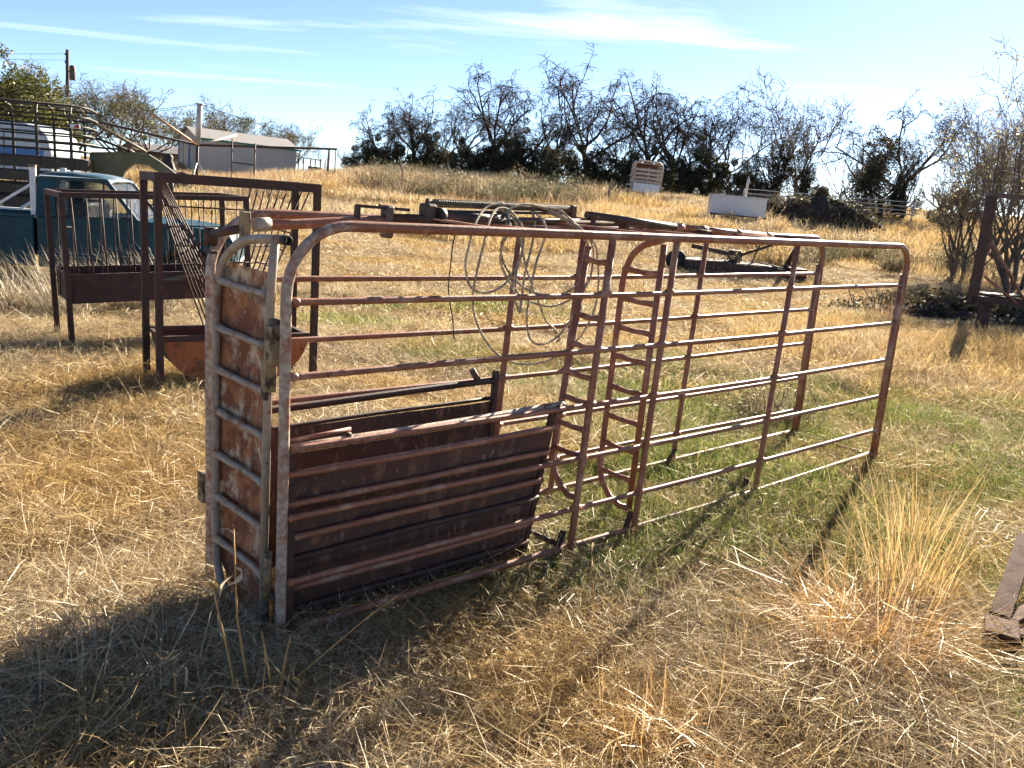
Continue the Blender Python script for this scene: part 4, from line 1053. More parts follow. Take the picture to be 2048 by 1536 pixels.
for i, (x, y, a, l) in enumerate(((2.0, 44, 20, 1.3), (4.5, 52, -8, 1.6))):
    tag(MB().tube([(0, 0, 0), (l * .5, .05, .10 if i else .5), (l, .1, .05 if i else .05)], .05, 6).build('fallen_branch', M['bark_pale'], None, (x - .5, y, tz(x, y) + (.55 if i == 0 else .3))), ('pale fallen branch in front of the treeline left of the tan trailer', 'grey log lying low behind the tan trailer')[i], 'branch')

# tan bumper-pull stock trailer seen from behind
tt = base('stock_trailer', 6.65, 50, R(-4), LEAN)
tag(tt, 'small tan slatted stock trailer parked before the dark treeline', 'trailer')
TP = M['tan_paint']
hoop = fillet([(-.78, 0, .25), (-.78, 0, 1.98), (.78, 0, 1.98), (.78, 0, .25)], .32, 6)
MB().tube(hoop, .05, 8).build('rear_hoop', TP, tt)
for z, h in ((1.52, .14), (1.30, .13), (1.08, .13), (.88, .12)): part('slat', TP, tt, 'box', (0, 0, z), (1.50, .04, h))
part('gate_panel', M['white_paint'], tt, 'box', (0, 0, .53), (1.52, .04, .50))
part('center_bar', TP, tt, 'box', (0.02, -.03, 1.2), (.06, .03, .9))
for x in (-.78, .78):
    for z, h in ((1.75, .12), (1.45, .12), (1.15, .12), (.60, .60)): part('side_slat', TP, tt, 'box', (x, 1.9, z), (.04, 3.6, h))
    for y in (1.2, 2.4, 3.7): part('side_post', TP, tt, 'box', (x, y, 1.1), (.06, .06, 1.6))
    w = MB().lathe([(.16, -.10), (.30, -.10), (.33, 0), (.30, .10), (.16, .10)], (x * 1.18, 1.6, .30), 'X', 18).build('wheel', M['rubber'], tt)
    part('fender', M['white_paint'], tt, 'box', (x * 1.18, 1.6, .68), (.28, .9, .06))
part('roof_front', TP, tt, 'box', (0, 3.0, 1.97), (1.6, 1.5, .04)); part('front_wall', M['wood_red'], tt, 'box', (0, 3.74, 1.2), (1.5, .04, 1.5))
part('floor', M['wood_old'], tt, 'box', (0, 1.9, .26), (1.56, 3.7, .08))

# white box tank on a frame, with a pipe post
wb = base('white_tank', 7.92, 38, 0, R(1.2))
tag(wb, 'long white box shaped tank on a low frame in the pasture', 'tank')
zb = 1.44 - tz(9, 38)
bevel(MB().box((1.17, .4, zb + .42), (2.34, .85, .80)).build('tank_body', M['white_box'], wb), .03)
part('lid', M['white_box'], wb, 'box', (1.17, .4, zb + .84), (2.40, .90, .04)); part('lid_edge', M['steel_grey'], wb, 'box', (1.17, -.06, zb + .03), (2.42, .05, .06))
for x in (.2, 2.15):
    for y in (.1, .7): part('leg', M['steel_grey'], wb, 'box', (x, y, zb / 2 - .1), (.07, .07, zb + .2))
MB().tube([(1.62, .95, 0), (1.62, .95, zb + 1.45), (1.62, .95, zb + 1.75)], [.06, .06, .03], 8).build('vent_pipe', M['walker_pipe'], wb)
part('cap', M['latch'], wb, 'box', (.55, .3, zb + .875), (.07, .07, .035)); part('cap', M['latch'], wb, 'box', (1.75, .3, zb + .875), (.09, .07, .05))

# pale pipe fence behind the brush pile
pf = base('pipe_fence', 11.2, 46)
tag(pf, 'pale horizontal pipe fence running right behind the dark brush pile', 'fence')
z0 = tz(11.2, 46)
for k, dz in enumerate((2.78, 2.56, 2.36, 2.16)):
    MB().tube([(0, 0, dz - z0), (8.9, 0, dz - z0 - .04)], .030, 6).build('rail', M['walker_pipe'], pf)
for x in (0, 2.9, 5.9, 8.8): MB().tube([(x, .05, tz(11.2 + x, 46) - z0 - .3), (x, .05, 2.80 - z0)], .045, 6).build('post', M['walker_pipe'], pf)

# brush pile
def lump(name, cx, cy, rx, ry_, h, mat, seed, label, cat, sticks=140):
    r_ = np.random.default_rng(seed); root = base(name, cx, cy)
    nu, nv = 40, 14; vs_, fs = [], []
    ph = r_.uniform(0, 6, 12)
    for j in range(nv):
        for i in range(nu):
            a = 2 * math.pi * i / nu; t = j / (nv - 1)
            k = math.cos(t * math.pi / 2) ** .8
            wobb = 1 + .16 * math.sin(3 * a + ph[0] + 3 * t) + .12 * math.sin(5 * a + ph[1]) + .08 * math.sin(9 * a + ph[2] + 8 * t)
            x, y = rx * k * wobb * math.cos(a), ry_ * k * wobb * math.sin(a)
            z = h * math.sin(t * math.pi / 2) ** .9 * (1 + .22 * math.sin(x * 2.1 + ph[3]) * math.cos(y * 2.7 + ph[4]) + .10 * math.sin(x * 6 + ph[5]))
            vs_.append((x, y, z - .15))
    for j in range(nv - 1):
        for i in range(nu): fs.append((j * nu + i, j * nu + (i + 1) % nu, (j + 1) * nu + (i + 1) % nu, (j + 1) * nu + i))
    MB().add(vs_, fs, True).build('heap', mat, root)
    m = MB()
    for _ in range(sticks):
        v = vs_[r_.integers(0, len(vs_))]; d = Vector(r_.normal(0, 1, 3)); d.z = abs(d.z) * .5; d.normalize()
        p = Vector(v); m.tube([p, p + d * r_.uniform(.2, .7)], .012, 3, cap=False)
    pv = np.array(vs_)[rng.integers(0, len(vs_), 260)]; lv, lq, lt = leaf_cloud(pv, np.full((260, 3), .30), int(sticks * 45), .13, seed, shell=0.)
    lo = np_obj('brush', mesh_np(name + '_brush', lv, lq, M['leaf_ivy'], False, lt), root); lo['kind'] = 'stuff'
    sk = m.build('sticks', M['twig'], root); sk['kind'] = 'stuff'
    tag(root, label, cat); return root
# rusty mower deck / implement behind the chute
im = base('mower_deck', 4.55, 20.3, R(-14))
tag(im, 'rusty tractor mower deck lying in the grass beyond the chute', 'implement')
bevel(MB().prism([(-.75, 0), (1.15, 0), (1.35, .35), (1.15, 1.2), (-.55, 1.2), (-.85, .5)], .10, .32, 'Z').build('deck', M['grease'], im), .03)
part('deck_skirt', M['dark_rust'], im, 'box', (.2, -.02, .17), (1.9, .03, .26)); part('gearbox', M['grease'], im, 'box', (.35, .6, .46), (.34, .34, .26), None, .04)
part('beam', M['grease'], im, 'bar', (-.65, .25, .62), (.45, .55, .46), .10, .10); part('beam', M['dark_rust'], im, 'bar', (.45, .3, .48), (1.5, .2, .95), .05, .06); part('beam', M['dark_rust'], im, 'bar', (1.55, .9, .30), (1.80, .6, .98), .09, .06)
part('upright', M['dark_rust'], im, 'bar', (.75, .6, .3), (.95, .6, .98), .06, .04); part('upright', M['grease'], im, 'bar', (-.3, .3, .1), (-.32, .3, .62), .06, .05)
w = MB().lathe([(.10, -.08), (.22, -.09), (.25, 0), (.22, .09), (.10, .08), (.10, -.08)], (-.98, .3, .25), 'Y', 18).build('tail_wheel', M['rubber'], im); MB().lathe([(0, -.03), (.11, -.06)], (-.98, .3, .25), 'Y', 12).build('rim', M['dark_rust'], w)
for a, b in (((.95, .1, .30), (1.3, -.2, .05)), ((1.1, .4, .30), (2.0, .1, .14)), ((.9, .2, .38), (1.5, -.1, .30))): part('rod', M['steel_grey'], im, 'tube', [a, b], .018, 6)
part('side_plate', M['dark_rust'], im, 'box', (1.75, .5, .18), (.30, .7, .26), Matrix.Rotation(.3, 3, 'Z'))

# elevated dark steel rack at right edge
fr_ = base('steel_rack', 7.28, 14, R(8))
tag(fr_, 'tall dark steel rack on legs at the right edge beside the shrub', 'rack')
for x, y in ((0, 0), (.30, .45), (1.9, 0), (2.2, .45)): part('post', DR, fr_, 'box', (x, y, 1.36), (.11, .09, 1.68))
for y, dx_ in ((0, 0), (.45, .30)):
    part('top_bar', M['steel_grey'], fr_, 'bar', (dx_ - .06, y, 2.225), (dx_ + 2.0, y, 2.215), .06, .05)
    part('bottom_bar', DR, fr_, 'bar', (dx_ - .05, y, .60), (dx_ + 2.0, y, .48), .09, .09)
for x in (.38, 1.8): part('leg', DR, fr_, 'box', (x, .2, .28), (.14, .14, .72))
for k, (a, b) in enumerate((((.14, .02, 1.50), (.75, .02, .78)), ((.20, -.05, 1.38), (.85, -.05, .62)), ((.10, -.04, .95), (.75, -.04, .55)), ((.22, .1, 1.50), (.02, .1, .9)), ((.65, .05, 1.0), (.62, .05, .5)))): part('brace', M['red_pipe'], fr_, 'tube', [a, b], .022, 6)
part('foot', DR, fr_, 'bar', (-.12, 0, .50), (.06, 0, .60), .09, .05)
part('shelf', M['steel_grey'], fr_, 'box', (.7, .22, .66), (.9, .32, .03))

# steel frame corner at the lower right
sf = base('channel_iron', 2.05, 3.20, 0, 0, .04); sf.scale = (.74, .74, .74)
tag(sf, 'rusty channel steel frame corner poking in at the lower right edge', 'steel frame')
AI = patchy('channel_rust', (.075, .036, .027), [((.042, .022, .017), 9, .5, .62, .9), ((.12, .055, .032), 21, .58, .66, .9)], rough=.85)
AI.node_tree.nodes['Principled BSDF'].inputs['Specular IOR Level'].default_value = .15
part('foot_plate', AI, sf, 'box', (.03, .10, .045), (.17, .26, .16), Matrix.Rotation(R(-28), 3, 'Z'), .006)
part('channel_web', AI, sf, 'bar', (.08, .22, .13), (.70, 1.10, .30), .085, .012)
part('channel_flange', AI, sf, 'bar', (.117, .19, .095), (.737, 1.07, .265), .012, .08); part('channel_flange', AI, sf, 'bar', (.043, .25, .095), (.663, 1.13, .265), .012, .08)
part('cross_bar', AI, sf, 'bar', (.12, .10, .07), (1.0, -.02, .06), .08, .06); part('diagonal', AI, sf, 'bar', (.14, .2, .10), (.72, .72, .09), .07, .05)
# ------------------------------------------------------------------ trees
def tubes_np(segs, n):
    """segs: list of (points (K,3), radii (K)) grouped by K -> v, quads"""
    vs_, qs, o = [], [], 0
    byk = {}
    for p, r_ in segs: byk.setdefault(len(p), []).append((p, r_))
    for K, lst in byk.items():
        P_ = np.array([a for a, _ in lst]); Rr = np.array([b for _, b in lst])   # (S,K,3),(S,K)
        D = np.gradient(P_, axis=1); D /= np.linalg.norm(D, axis=2, keepdims=True) + 1e-9
        ref = np.where(np.abs(D[..., 2:3]) > .9, np.array([1., 0, 0]), np.array([0, 0, 1.]))
        A = np.cross(D, ref); A /= np.linalg.norm(A, axis=2, keepdims=True) + 1e-9; B = np.cross(D, A)
        ang = 2 * np.pi * np.arange(n) / n
        V_ = P_[:, :, None, :] + (A[:, :, None, :] * np.cos(ang)[:, None] + B[:, :, None, :] * np.sin(ang)[:, None]) * Rr[:, :, None, None]
        S = len(lst); vs_.append(V_.reshape(-1, 3))
        idx = np.arange(S * K * n).reshape(S, K, n)
        a, b = idx[:, :-1, :], idx[:, 1:, :]
        q = np.stack([a, np.roll(a, -1, 2), np.roll(b, -1, 2), b], -1).reshape(-1, 4)
        qs.append(q + o); o += S * K * n
    return np.concatenate(vs_), np.concatenate(qs)

def grow(seed, h=7.0, trunk_frac=.28, r0=.17, limbs=6, kids=(6, 6, 5), droop=.0, spread=1.0, wander=.35, stems=1, tw_r=.011, upness=.25):
    r_ = np.random.default_rng(seed); thick, thin, tips = [], [], []
    def branch(p, d, L, rad, depth):
        K = 5 if depth < 3 else 4
        pts, rads = [p.copy()], [rad]; dd = d.copy()
        for k in range(1, K):
            dd = dd + r_.normal(0, wander, 3) * (.5 if depth == 0 else .8)
            tip = k / (K - 1)
            dd[2] += (upness if depth < 2 else .08) - droop * tip * (1.4 if depth >= 2 else .25)
            dd /= np.linalg.norm(dd)
            p = p + dd * L / (K - 1); pts.append(p.copy()); rads.append(rad * (1 - .62 * tip))
        pts = np.array(pts); rads = np.array(rads)
        (thick if rad > .022 else thin).append((pts, np.maximum(rads, tw_r * .55)))
        if depth > len(kids) - 1: tips.append(pts[-1]); return
        n = kids[depth] + r_.integers(-1, 2)
        for i in range(n):
            t = .30 + .70 * (i + r_.random()) / n
            f_ = t * (K - 1); j = min(int(f_), K - 2); q = pts[j] + (pts[j + 1] - pts[j]) * (f_ - j)
            ax = pts[j + 1] - pts[j]; ax /= np.linalg.norm(ax)
            s = np.cross(ax, r_.normal(0, 1, 3)); s /= np.linalg.norm(s) + 1e-9
            a = r_.uniform(.5, 1.15)
            nd = ax * np.cos(a) + s * np.sin(a) * (spread if depth == 0 else 1)
            branch(q, nd / np.linalg.norm(nd), L * r_.uniform(.45, .72) * (1.05 - .35 * t), max(rad * .55 * (1.1 - .4 * t), tw_r), depth + 1)
    for s in range(stems):
        off = r_.normal(0, .12 * (stems > 1), 3); off[2] = -.25
        d = np.array([r_.normal(0, .10 + .28 * (stems > 1)), r_.normal(0, .10 + .28 * (stems > 1)), 1.0]); d /= np.linalg.norm(d)
        hb = h * trunk_frac
        top = off + d * (hb + .25)
        mid = off + d * hb * .5 + r_.normal(0, .06, 3)
        thick.append((np.array([off, mid, top]), np.array([r0 * 1.25, r0, r0 * .82])))
        for i in range(limbs):
            a = 2 * np.pi * (i + r_.random() * .7) / limbs; e_ = r_.uniform(.35, 1.15)
            nd = np.array([np.cos(a) * np.cos(e_) * spread, np.sin(a) * np.cos(e_) * spread, np.sin(e_)]); nd /= np.linalg.norm(nd)
            branch(off + d * (hb * r_.uniform(.55, 1.0) + .25), nd, h * (1 - trunk_frac) * r_.uniform(.55, .85), r0 * r_.uniform(.4, .62), 0)
    allp = np.concatenate([p for p, _ in thick + thin]); zmax = np.percentile(allp[:, 2], 99.7)
    sc = h / zmax
    f = lambda L_: [(p * sc, rr) for p, rr in L_]
    return f(thick), f(thin), np.array(tips) * sc if tips else np.zeros((0, 3))

def leaf_cloud(centers, radii, n, size, seed, flat=.8, shell=.55):
    """small leaf quads spread through a set of blobs; returns v,q,tint"""
    r_ = np.random.default_rng(seed)
    w = radii[:, 0] * radii[:, 1] * radii[:, 2]; w = w ** .8 / np.sum(w ** .8)
    ci = r_.choice(len(centers), n, p=w)
    d = r_.normal(0, 1, (n, 3)); d /= np.linalg.norm(d, axis=1, keepdims=True)
    rad = (shell + (1 - shell) * r_.random(n)) ** .6 * (1 + .09 * r_.normal(0, 1, n))
    p = centers[ci] + d * radii[ci] * rad[:, None]
    nrm = r_.normal(0, 1, (n, 3)) + d * .6; nrm /= np.linalg.norm(nrm, axis=1, keepdims=True)
    t = np.cross(nrm, r_.normal(0, 1, (n, 3))); t /= np.linalg.norm(t, axis=1, keepdims=True); b = np.cross(nrm, t)
    s = size * r_.uniform(.5, 1.3, n)[:, None]
    v = np.stack([p - t * s * .5, p + b * s * .28, p + t * s * .5, p - b * s * .28], 1).reshape(-1, 3)
    q = np.arange(4 * n).reshape(n, 4)
    tint = np.repeat(r_.random(n), 4)
    return v, q, tint

M['leaf_dark'] = leaf_mat('leaf_dark', [(0, (.018, .024, .010)), (.5, (.040, .050, .020)), (.85, (.075, .082, .032)), (1, (.16, .14, .06))], .35, .03, .45, [(0, (.030, .028, .016)), (.5, (.065, .058, .032)), (1, (.17, .14, .075))], .48, .58)  # treeline haze lightens this leaf colour too
M['leaf_ivy'] = leaf_mat('leaf_ivy', [(0, (.026, .024, .015)), (.5, (.060, .054, .033)), (.9, (.11, .10, .06)), (1, (.20, .17, .09))], .35, .03)
M['leaf_olive'] = leaf_mat('leaf_olive', [(0, (.035, .040, .012)), (.5, (.09, .10, .025)), (1, (.20, .18, .05))], .35, .04)
M['leaf_dry'] = leaf_mat('leaf_dry', [(0, (.10, .09, .05)), (.5, (.22, .19, .10)), (1, (.42, .36, .20))], .5, .08)

def np_obj(name, me, parent): o = bpy.data.objects.new(name, me); COL.objects.link(o); o.parent = parent; return o
KIND = {}
def make_bare(key, seed, bark='bark', twig='twig', **k):
    th, tn, tips = grow(seed, **k)
    KIND[key] = [('trunk', mesh_np(key + '_trunk', *tubes_np(th, 6), M[bark], True)), ('crown', mesh_np(key + '_crown', *tubes_np(tn, 3), M[twig], False))]
    return tips
# all kinds are built 6 m tall and scaled
for i in range(5): make_bare('bare%d' % i, 40 + i, h=6.0, limbs=6, kids=(5, 6, 7), droop=.42, wander=.46, upness=.20, tw_r=.0125, r0=.13)
for i in range(2): make_bare('thin%d' % i, 60 + i, 'bark_pale', 'twig_pale', h=6.0, limbs=6, kids=(5, 5, 4), droop=-.06, wander=.26, upness=.30, tw_r=.014, r0=.09, trunk_frac=.2)
def leafy(key, seed, mat, n, size, shape, trunk=True, bark='bark', hang=0.0, fill=.55):
    r_ = np.random.default_rng(seed); cs, rs = [], []
    for (cx, cy, cz, rx, ry_, rz_, k) in shape:
        for _ in range(k):
            d = r_.normal(0, 1, 3); d /= np.linalg.norm(d); d *= r_.random() ** .4
            cs.append((cx + d[0] * rx, cy + d[1] * ry_, max(.25, cz + d[2] * rz_)))
            s = r_.uniform(.22, .42); rs.append((rx * s, ry_ * s, rz_ * s * (.9 + hang)))
    v, q, t = leaf_cloud(np.array(cs), np.array(rs), n, size, seed + 1, shell=fill)
    v[:, 2] = np.maximum(v[:, 2], .02)
    tr, tn, _ = grow(seed + 2, h=5.0, limbs=5, kids=(4, 3), droop=.1, r0=.14)
    KIND[key] = [('trunk', mesh_np(key + '_trunk', *tubes_np(tr + [(p, r2_) for p, r2_ in tn], 5), M[bark], True)), ('crown', mesh_np(key + '_crown', v, q, mat, False, t))]
for i in range(3): leafy('cedar%d' % i, 80 + i, M['leaf_dark'], 15000, .12, [(0, 0, 2.0, 1.9, 1.6, 1.9, 16), (0, 0, 4.1, 1.1, 1.0, 1.4, 4)])
for i in range(3): leafy('ivy%d' % i, 90 + i, M['leaf_ivy'], 15000, .115, [(0, 0, 1.8, 1.6, 1.4, 1.8, 14), (.3, 0, 4.0, 1.35, 1.1, 1.7, 12)], hang=.5)
for i in range(2): leafy('olive%d' % i, 95 + i, M['leaf_olive'], 12000, .14, [(0, 0, 2.6, 2.4, 2.2, 2.2, 22), (0, 0, 4.4, 1.6, 1.5, 1.2, 10)], fill=.4)
for i in range(2):
    tips = make_bare('oliveb%d' % i, 100 + i, 'bark_pale', 'twig_pale', h=6.0, limbs=7, kids=(6, 6, 5), droop=.12, wander=.34, upness=.22, tw_r=.014, r0=.12, trunk_frac=.18)
    r_ = np.random.default_rng(i); sub = tips[r_.choice(len(tips), min(len(tips), 260), replace=False)]
    sub = sub[sub[:, 2] < 4.6]
    v, q, t = leaf_cloud(sub, np.full((len(sub), 3), .34), 4200, .11, 200 + i, shell=.1)
    KIND['oliveb%d' % i].append(('foliage', mesh_np('oliveb%d_foliage' % i, v, q, M['leaf_olive'], False, t)))

ROWS = [('bare', -10.8, 66, 4.83), ('bare', -8.5, 64, 5.28), ('bare', -6.9, 66, 6.03), ('bare', -2.8, 63, 6.42), ('bare', 1.9, 64, 7.06), ('bare', 4.7, 67, 7.73), ('bare', 8.1, 64, 6.77), ('bare', 11.0, 66, 7.06), ('bare', 12.7, 63, 7.36), ('bare', -4.9, 68, 5.6), ('bare', -.6, 64, 6.2), ('cedar', -1.2, 60.4, 3.7), ('cedar', -3.4, 61.2, 3.5), ('bare', 6.4, 69, 6.6), ('bare', 14.6, 68, 6.3), ('thin', 17.7, 64, 6.2), ('thin', 19.9, 66, 8.3), ('thin', 24.4, 70, 4.8), ('bare', 22.1, 52, 6.98),
 ('cedar', -10.3, 60, 3.35), ('cedar', -11.4, 60.5, 2.7), ('cedar', -8.9, 61, 3.1), ('cedar', -7.0, 62, 3.95), ('cedar', -4.5, 60, 3.56), ('cedar', -2.2, 61, 4.1), ('cedar', -0.2, 61.5, 4.73), ('cedar', 1.5, 59, 3.58), ('cedar', 3.3, 60, 3.98), ('cedar', 5.3, 62, 4.2), ('cedar', 6.9, 60, 3.82), ('cedar', 8.6, 61, 4.18), ('cedar', 10.2, 60, 4.0), ('cedar', 11.6, 59, 4.33), ('cedar', 13.1, 58, 3.54),
 ('ivy', 15.9, 58, 4.43), ('ivy', 17.5, 57, 3.54), ('ivy', 14.6, 58.5, 3.04), ('ivy', 19.9, 50, 4.96), ('ivy', 19.5, 52.5, 2.88), ('ivy', 21.4, 50.4, 3.87), ('cedar', 22.6, 47, 3.16),
 ('olive', -23.0, 40, 5.0), ('olive', -24.6, 44, 4.3), ('oliveb', -28.6, 56, 5.9), ('oliveb', -27.3, 59, 5.6), ('oliveb', -27.2, 64, 5.3), ('oliveb', -30.6, 58, 5.0), ('cedar', -30.4, 70, 3.1), ('oliveb', -25.8, 78, 5.75), ('oliveb', -26.4, 74, 4.3), ('oliveb', -30.5, 76, 4.1), ('oliveb', -23.4, 80, 4.5), ('oliveb', -22.3, 85, 4.5), ('thin', -22.0, 95, 3.0), ('thin', -18.4, 90, 3.2), ('thin', -24.9, 97, 2.8), ('cedar', -27.1, 77, 3.4)]
ORD = ['first', 'second', 'third', 'fourth', 'fifth', 'sixth', 'seventh', 'eighth', 'ninth', 'tenth', 'eleventh', 'twelfth', 'thirteenth', 'fourteenth', 'fifteenth', 'sixteenth', 'seventeenth', 'eighteenth', 'nineteenth', 'twentieth']
def region(k, x, y):
    if k == 'bare': return ('bare_tree', 'bare gnarled tree', 'along the far treeline', 'bare trees of the far treeline')
    if k == 'thin': return ('slender_tree', 'slender pale leafless tree', 'against the bright sky', 'slender leafless trees')
    if k == 'cedar' and x > -15: return ('cedar_tree', 'low dark cedar', 'under the far treeline', 'dark cedars of the treeline')
    if k == 'cedar': return ('cedar_tree', 'dark cedar', 'beside the metal shed roof', 'dark cedars by the sheds')
    if k == 'ivy': return ('vine_covered_tree', 'dark vine smothered tree', 'at the right of the treeline', 'vine covered trees')
    if k == 'olive': return ('leafy_tree', 'dense olive green tree', 'at the left edge above the green trailer', 'leafy trees at the left')
    if y < 70: return ('half_bare_tree', 'half bare olive tree', 'beside the utility pole', 'half bare trees by the pole')
    return ('half_bare_tree', 'half bare tree', 'showing behind the metal shed', 'half bare trees behind the shed')
buckets = {}
for row in ROWS:
    if row[0] == 'bare' and row[1] > 20: continue
    buckets.setdefault(region(row[0], row[1], row[2])[3], []).append(row)
cnt = {}
for row in sorted(ROWS, key=lambda q: q[1] / q[2]):
    k, x, y, h = row
    nm, what, where, grp = region(k, x, y)
    lst = sorted(buckets.get(grp, [row]), key=lambda q: q[1] / q[2])
    cnt[k] = cnt.get(k, -1) + 1
    nv = sum(1 for q in KIND if q.startswith(k) and q[len(k):].isdigit())
    var = KIND['%s%d' % (k, cnt[k] % nv)]
    root = base(nm, x, y, random.uniform(0, 6.28), 0, -.05)
    s = h * (random.uniform(.88, 1.22) if k == 'bare' else 1.22 if k == 'olive' else 1.05) / 6.0; wx = s * random.uniform(.95, 1.2)
    if k in ('cedar', 'ivy'): wx = max(s, .62) * random.uniform(1.0, 1.25)
    root.scale = (wx, wx, s)
    for pn, me in var: np_obj(pn, me, root)
    if row in lst and len(lst) > 1: lab = '%s %s, %s from the left' % (what, where, ORD[lst.index(row)])
    elif k == 'bare': lab = 'bare tree with a flat dense top rising over the vine covered trees at right'
    else: lab = '%s %s' % (what, where)
    tag(root, lab, 'tree', grp)

# near shrub / young tree at the right edge
def shrub(name, x, y, h, seed, label, stems=4, leaves=5200, size=.055, spread=.7, mat='leaf_dry', grp=None):
    th, tn, tips = grow(seed, h=h, limbs=4, kids=(5, 5, 4), droop=-.05, wander=.24, upness=.30, tw_r=.0065, r0=.055, trunk_frac=.22, stems=stems, spread=spread)
    root = base(name, x, y)
    np_obj('trunk', mesh_np(name + '_stems', *tubes_np(th, 6), M['bark_pale'], True), root)
    np_obj('crown', mesh_np(name + '_twigs', *tubes_np(tn, 3), M['twig_pale'], False), root)
    r_ = np.random.default_rng(seed)
    allp = np.concatenate([p for p, _ in tn])
    c = allp[r_.choice(len(allp), min(len(allp), 900), replace=False)]
    v, q, t = leaf_cloud(c, np.full((len(c), 3), .20), leaves, size, seed + 5, shell=.0)
    np_obj('leaves', mesh_np(name + '_leaves', v, q, M[mat], False, t), root)
    tag(root, label, 'tree', grp); return root
shrub('young_tree', 11.5, 20.4, 5.2, 301, 'tall multi stemmed young tree with sparse leaves at the right edge', 5, 4300, .07)
shrub('young_tree', 11.5, 23.0, 3.3, 302, 'shortest sparse young tree just left of the tall one at right', 4, 2200, .065)
shrub('young_tree', 13.3, 22.0, 5.0, 303, 'sparse young tree half out of frame behind the steel rack', 4, 3200, .07)
shrub('young_tree', 14.2, 25.5, 4.6, 304, 'sparse young tree standing behind the tall one at right', 4, 2600, .065)

lump('brush_pile', 13.9, 42, 2.9, 1.6, 1.25, M['compost'], 5, 'large dark brush pile to the right of the white tank', 'brush pile')
lump('brush_pile', 15.2, 40.2, 1.0, .9, .75, M['compost'], 8, 'small dark mound at the right end of the large brush pile', 'brush pile', 60)


lump('brush_heap', 8.6, 16.2, 2.3, 1.0, .34, M['compost'], 21, 'low dark brush heap filling in the shadow under the steel rack at right', 'brush pile', 90)  # brush added to deepen the shadowed ground below the rack
# continuous dark undergrowth behind the treeline
uc = np.stack([rng.uniform(-12.5, 19, 420), rng.uniform(62, 70, 420), np.zeros(420)], 1)
uc[:, 2] = terrain(uc[:, 0], uc[:, 1]) + rng.uniform(.1, 1.0, 420) * (1.6 + .5 * np.sin(uc[:, 0] * .9))
lv, lq, lt = leaf_cloud(uc, np.full((420, 3), .62), 50000, .14, 77, shell=.1)
ug = bpy.data.objects.new('undergrowth', mesh_np('undergrowth', lv, lq, M['leaf_dark'], False, lt)); COL.objects.link(ug)
tag(ug, 'dark tangled undergrowth filling the gaps below the far treeline', 'undergrowth', kind='stuff')
# ------------------------------------------------------------------ grass
def u(a, b, n): return rng.uniform(a, b, n)
def mat_patch(name, n, r, mat, Lr=(.10, .30), wr=(.0022, .0042), el=(0, .6), curl=(-.3, 1.0), zr=.045, S=3):
    b = disc(n, r); b[:, 2] = u(0, zr, n) * u(0, 1, n)
    return blade_mesh(name, [blades(b, u(0, 6.283, n), u(*el, n), u(*curl, n), u(*Lr, n), u(*wr, n), S)], mat)
def upright_patch(name, n, r, mat, Lr, wr, el=(.9, 1.5), curl=(.2, 1.3), S=3):
    b = disc(n, r)
    return blade_mesh(name, [blades(b, u(0, 6.283, n), u(*el, n), u(*curl, n), u(*Lr, n), u(*wr, n), S)], mat)
def mix_patch(name, specs, mat):
    ps = []
    for n, r, Lr, wr, el, curl, zr in specs:
        b = disc(n, r); b[:, 2] = u(0, zr, n) * u(0, 1, n) if zr else 0
        ps.append(blades(b, u(0, 6.283, n), u(*el, n), u(*curl, n), u(*Lr, n), u(*wr, n), 3))
    return blade_mesh(name, ps, mat)

def straw_specs(k, r): return [
    (int(3600 * k), r, (.06, .20), (.0017, .0034), (0, .8), (-.6, 2.4), .06),
    (int(1600 * k), r, (.03, .09), (.0016, .0030), (0, .9), (-.4, 1.2), .05),
    (int(1900 * k), r, (.14, .36), (.0018, .0034), (0, .65), (-.5, 2.0), .08),
    (int(2600 * k), r, (.04, .12), (.0018, .0030), (.5, 1.45), (.5, 2.6), 0),
    (int(80 * k), r, (.20, .38), (.0020, .0036), (.1, .8), (.2, 1.4), .05)]
near_straw = patch_coll('near_straw', [mix_patch('straw_%d' % i, straw_specs(1.0 if i < 4 else .22, .8), M['straw']) for i in range(6)])
near_green = patch_coll('near_green', [mix_patch('green_%d' % i, [(1250, .5, (.05, .16), (.0022, .0044), (.7, 1.5), (.3, 1.6), 0)], M['green_blades']) for i in range(4)])
mid_straw = patch_coll('mid_straw', [mix_patch('midstraw_%d' % i, [
    (5200, 1.6, (.08, .24), (.0045, .008), (0, .6), (-.2, 1.4), .07),
    (4200, 1.6, (.06, .17), (.0045, .007), (.5, 1.4), (.3, 2.0), 0)], M['straw']) for i in range(5)])
mid_green = patch_coll('mid_green', [mix_patch('midgreen_%d' % i, [(900, .8, (.06, .15), (.005, .009), (.7, 1.5), (.3, 1.4), 0)], M['green_blades']) for i in range(3)])
gold_soft = patch_coll('gold_soft', [mix_patch('gold_%d' % i, [(3000, .9, (.16, .34), (.0035, .006), (.75, 1.45), (.5, 1.9), 0), (900, .9, (.1, .3), (.0035, .006), (0, .6), (0, .9), .08)], M['gold_blades']) for i in range(4)])
far_tall = patch_coll('far_tall', [mix_patch('tall_%d' % i, [(320, .9, (.25, .70), (.009, .018), (.85, 1.5), (.1, 1.3), 0)], M[('straw_far', 'straw_far', 'red_grass')[i % 3]]) for i in range(6)])
far_short = patch_coll('far_short', [mix_patch('short_%d' % i, [(8500, 3.0, (.12, .32), (.010, .020), (.3, 1.5), (.1, 1.2), .04)], M['straw_far']) for i in range(4)])
red_tall = patch_coll('red_tall', [mix_patch('redtall_%d' % i, [(1500, 2.0, (.25, .68), (.010, .018), (1.1, 1.52), (.0, .8), 0)], M['red_grass']) for i in range(4)])

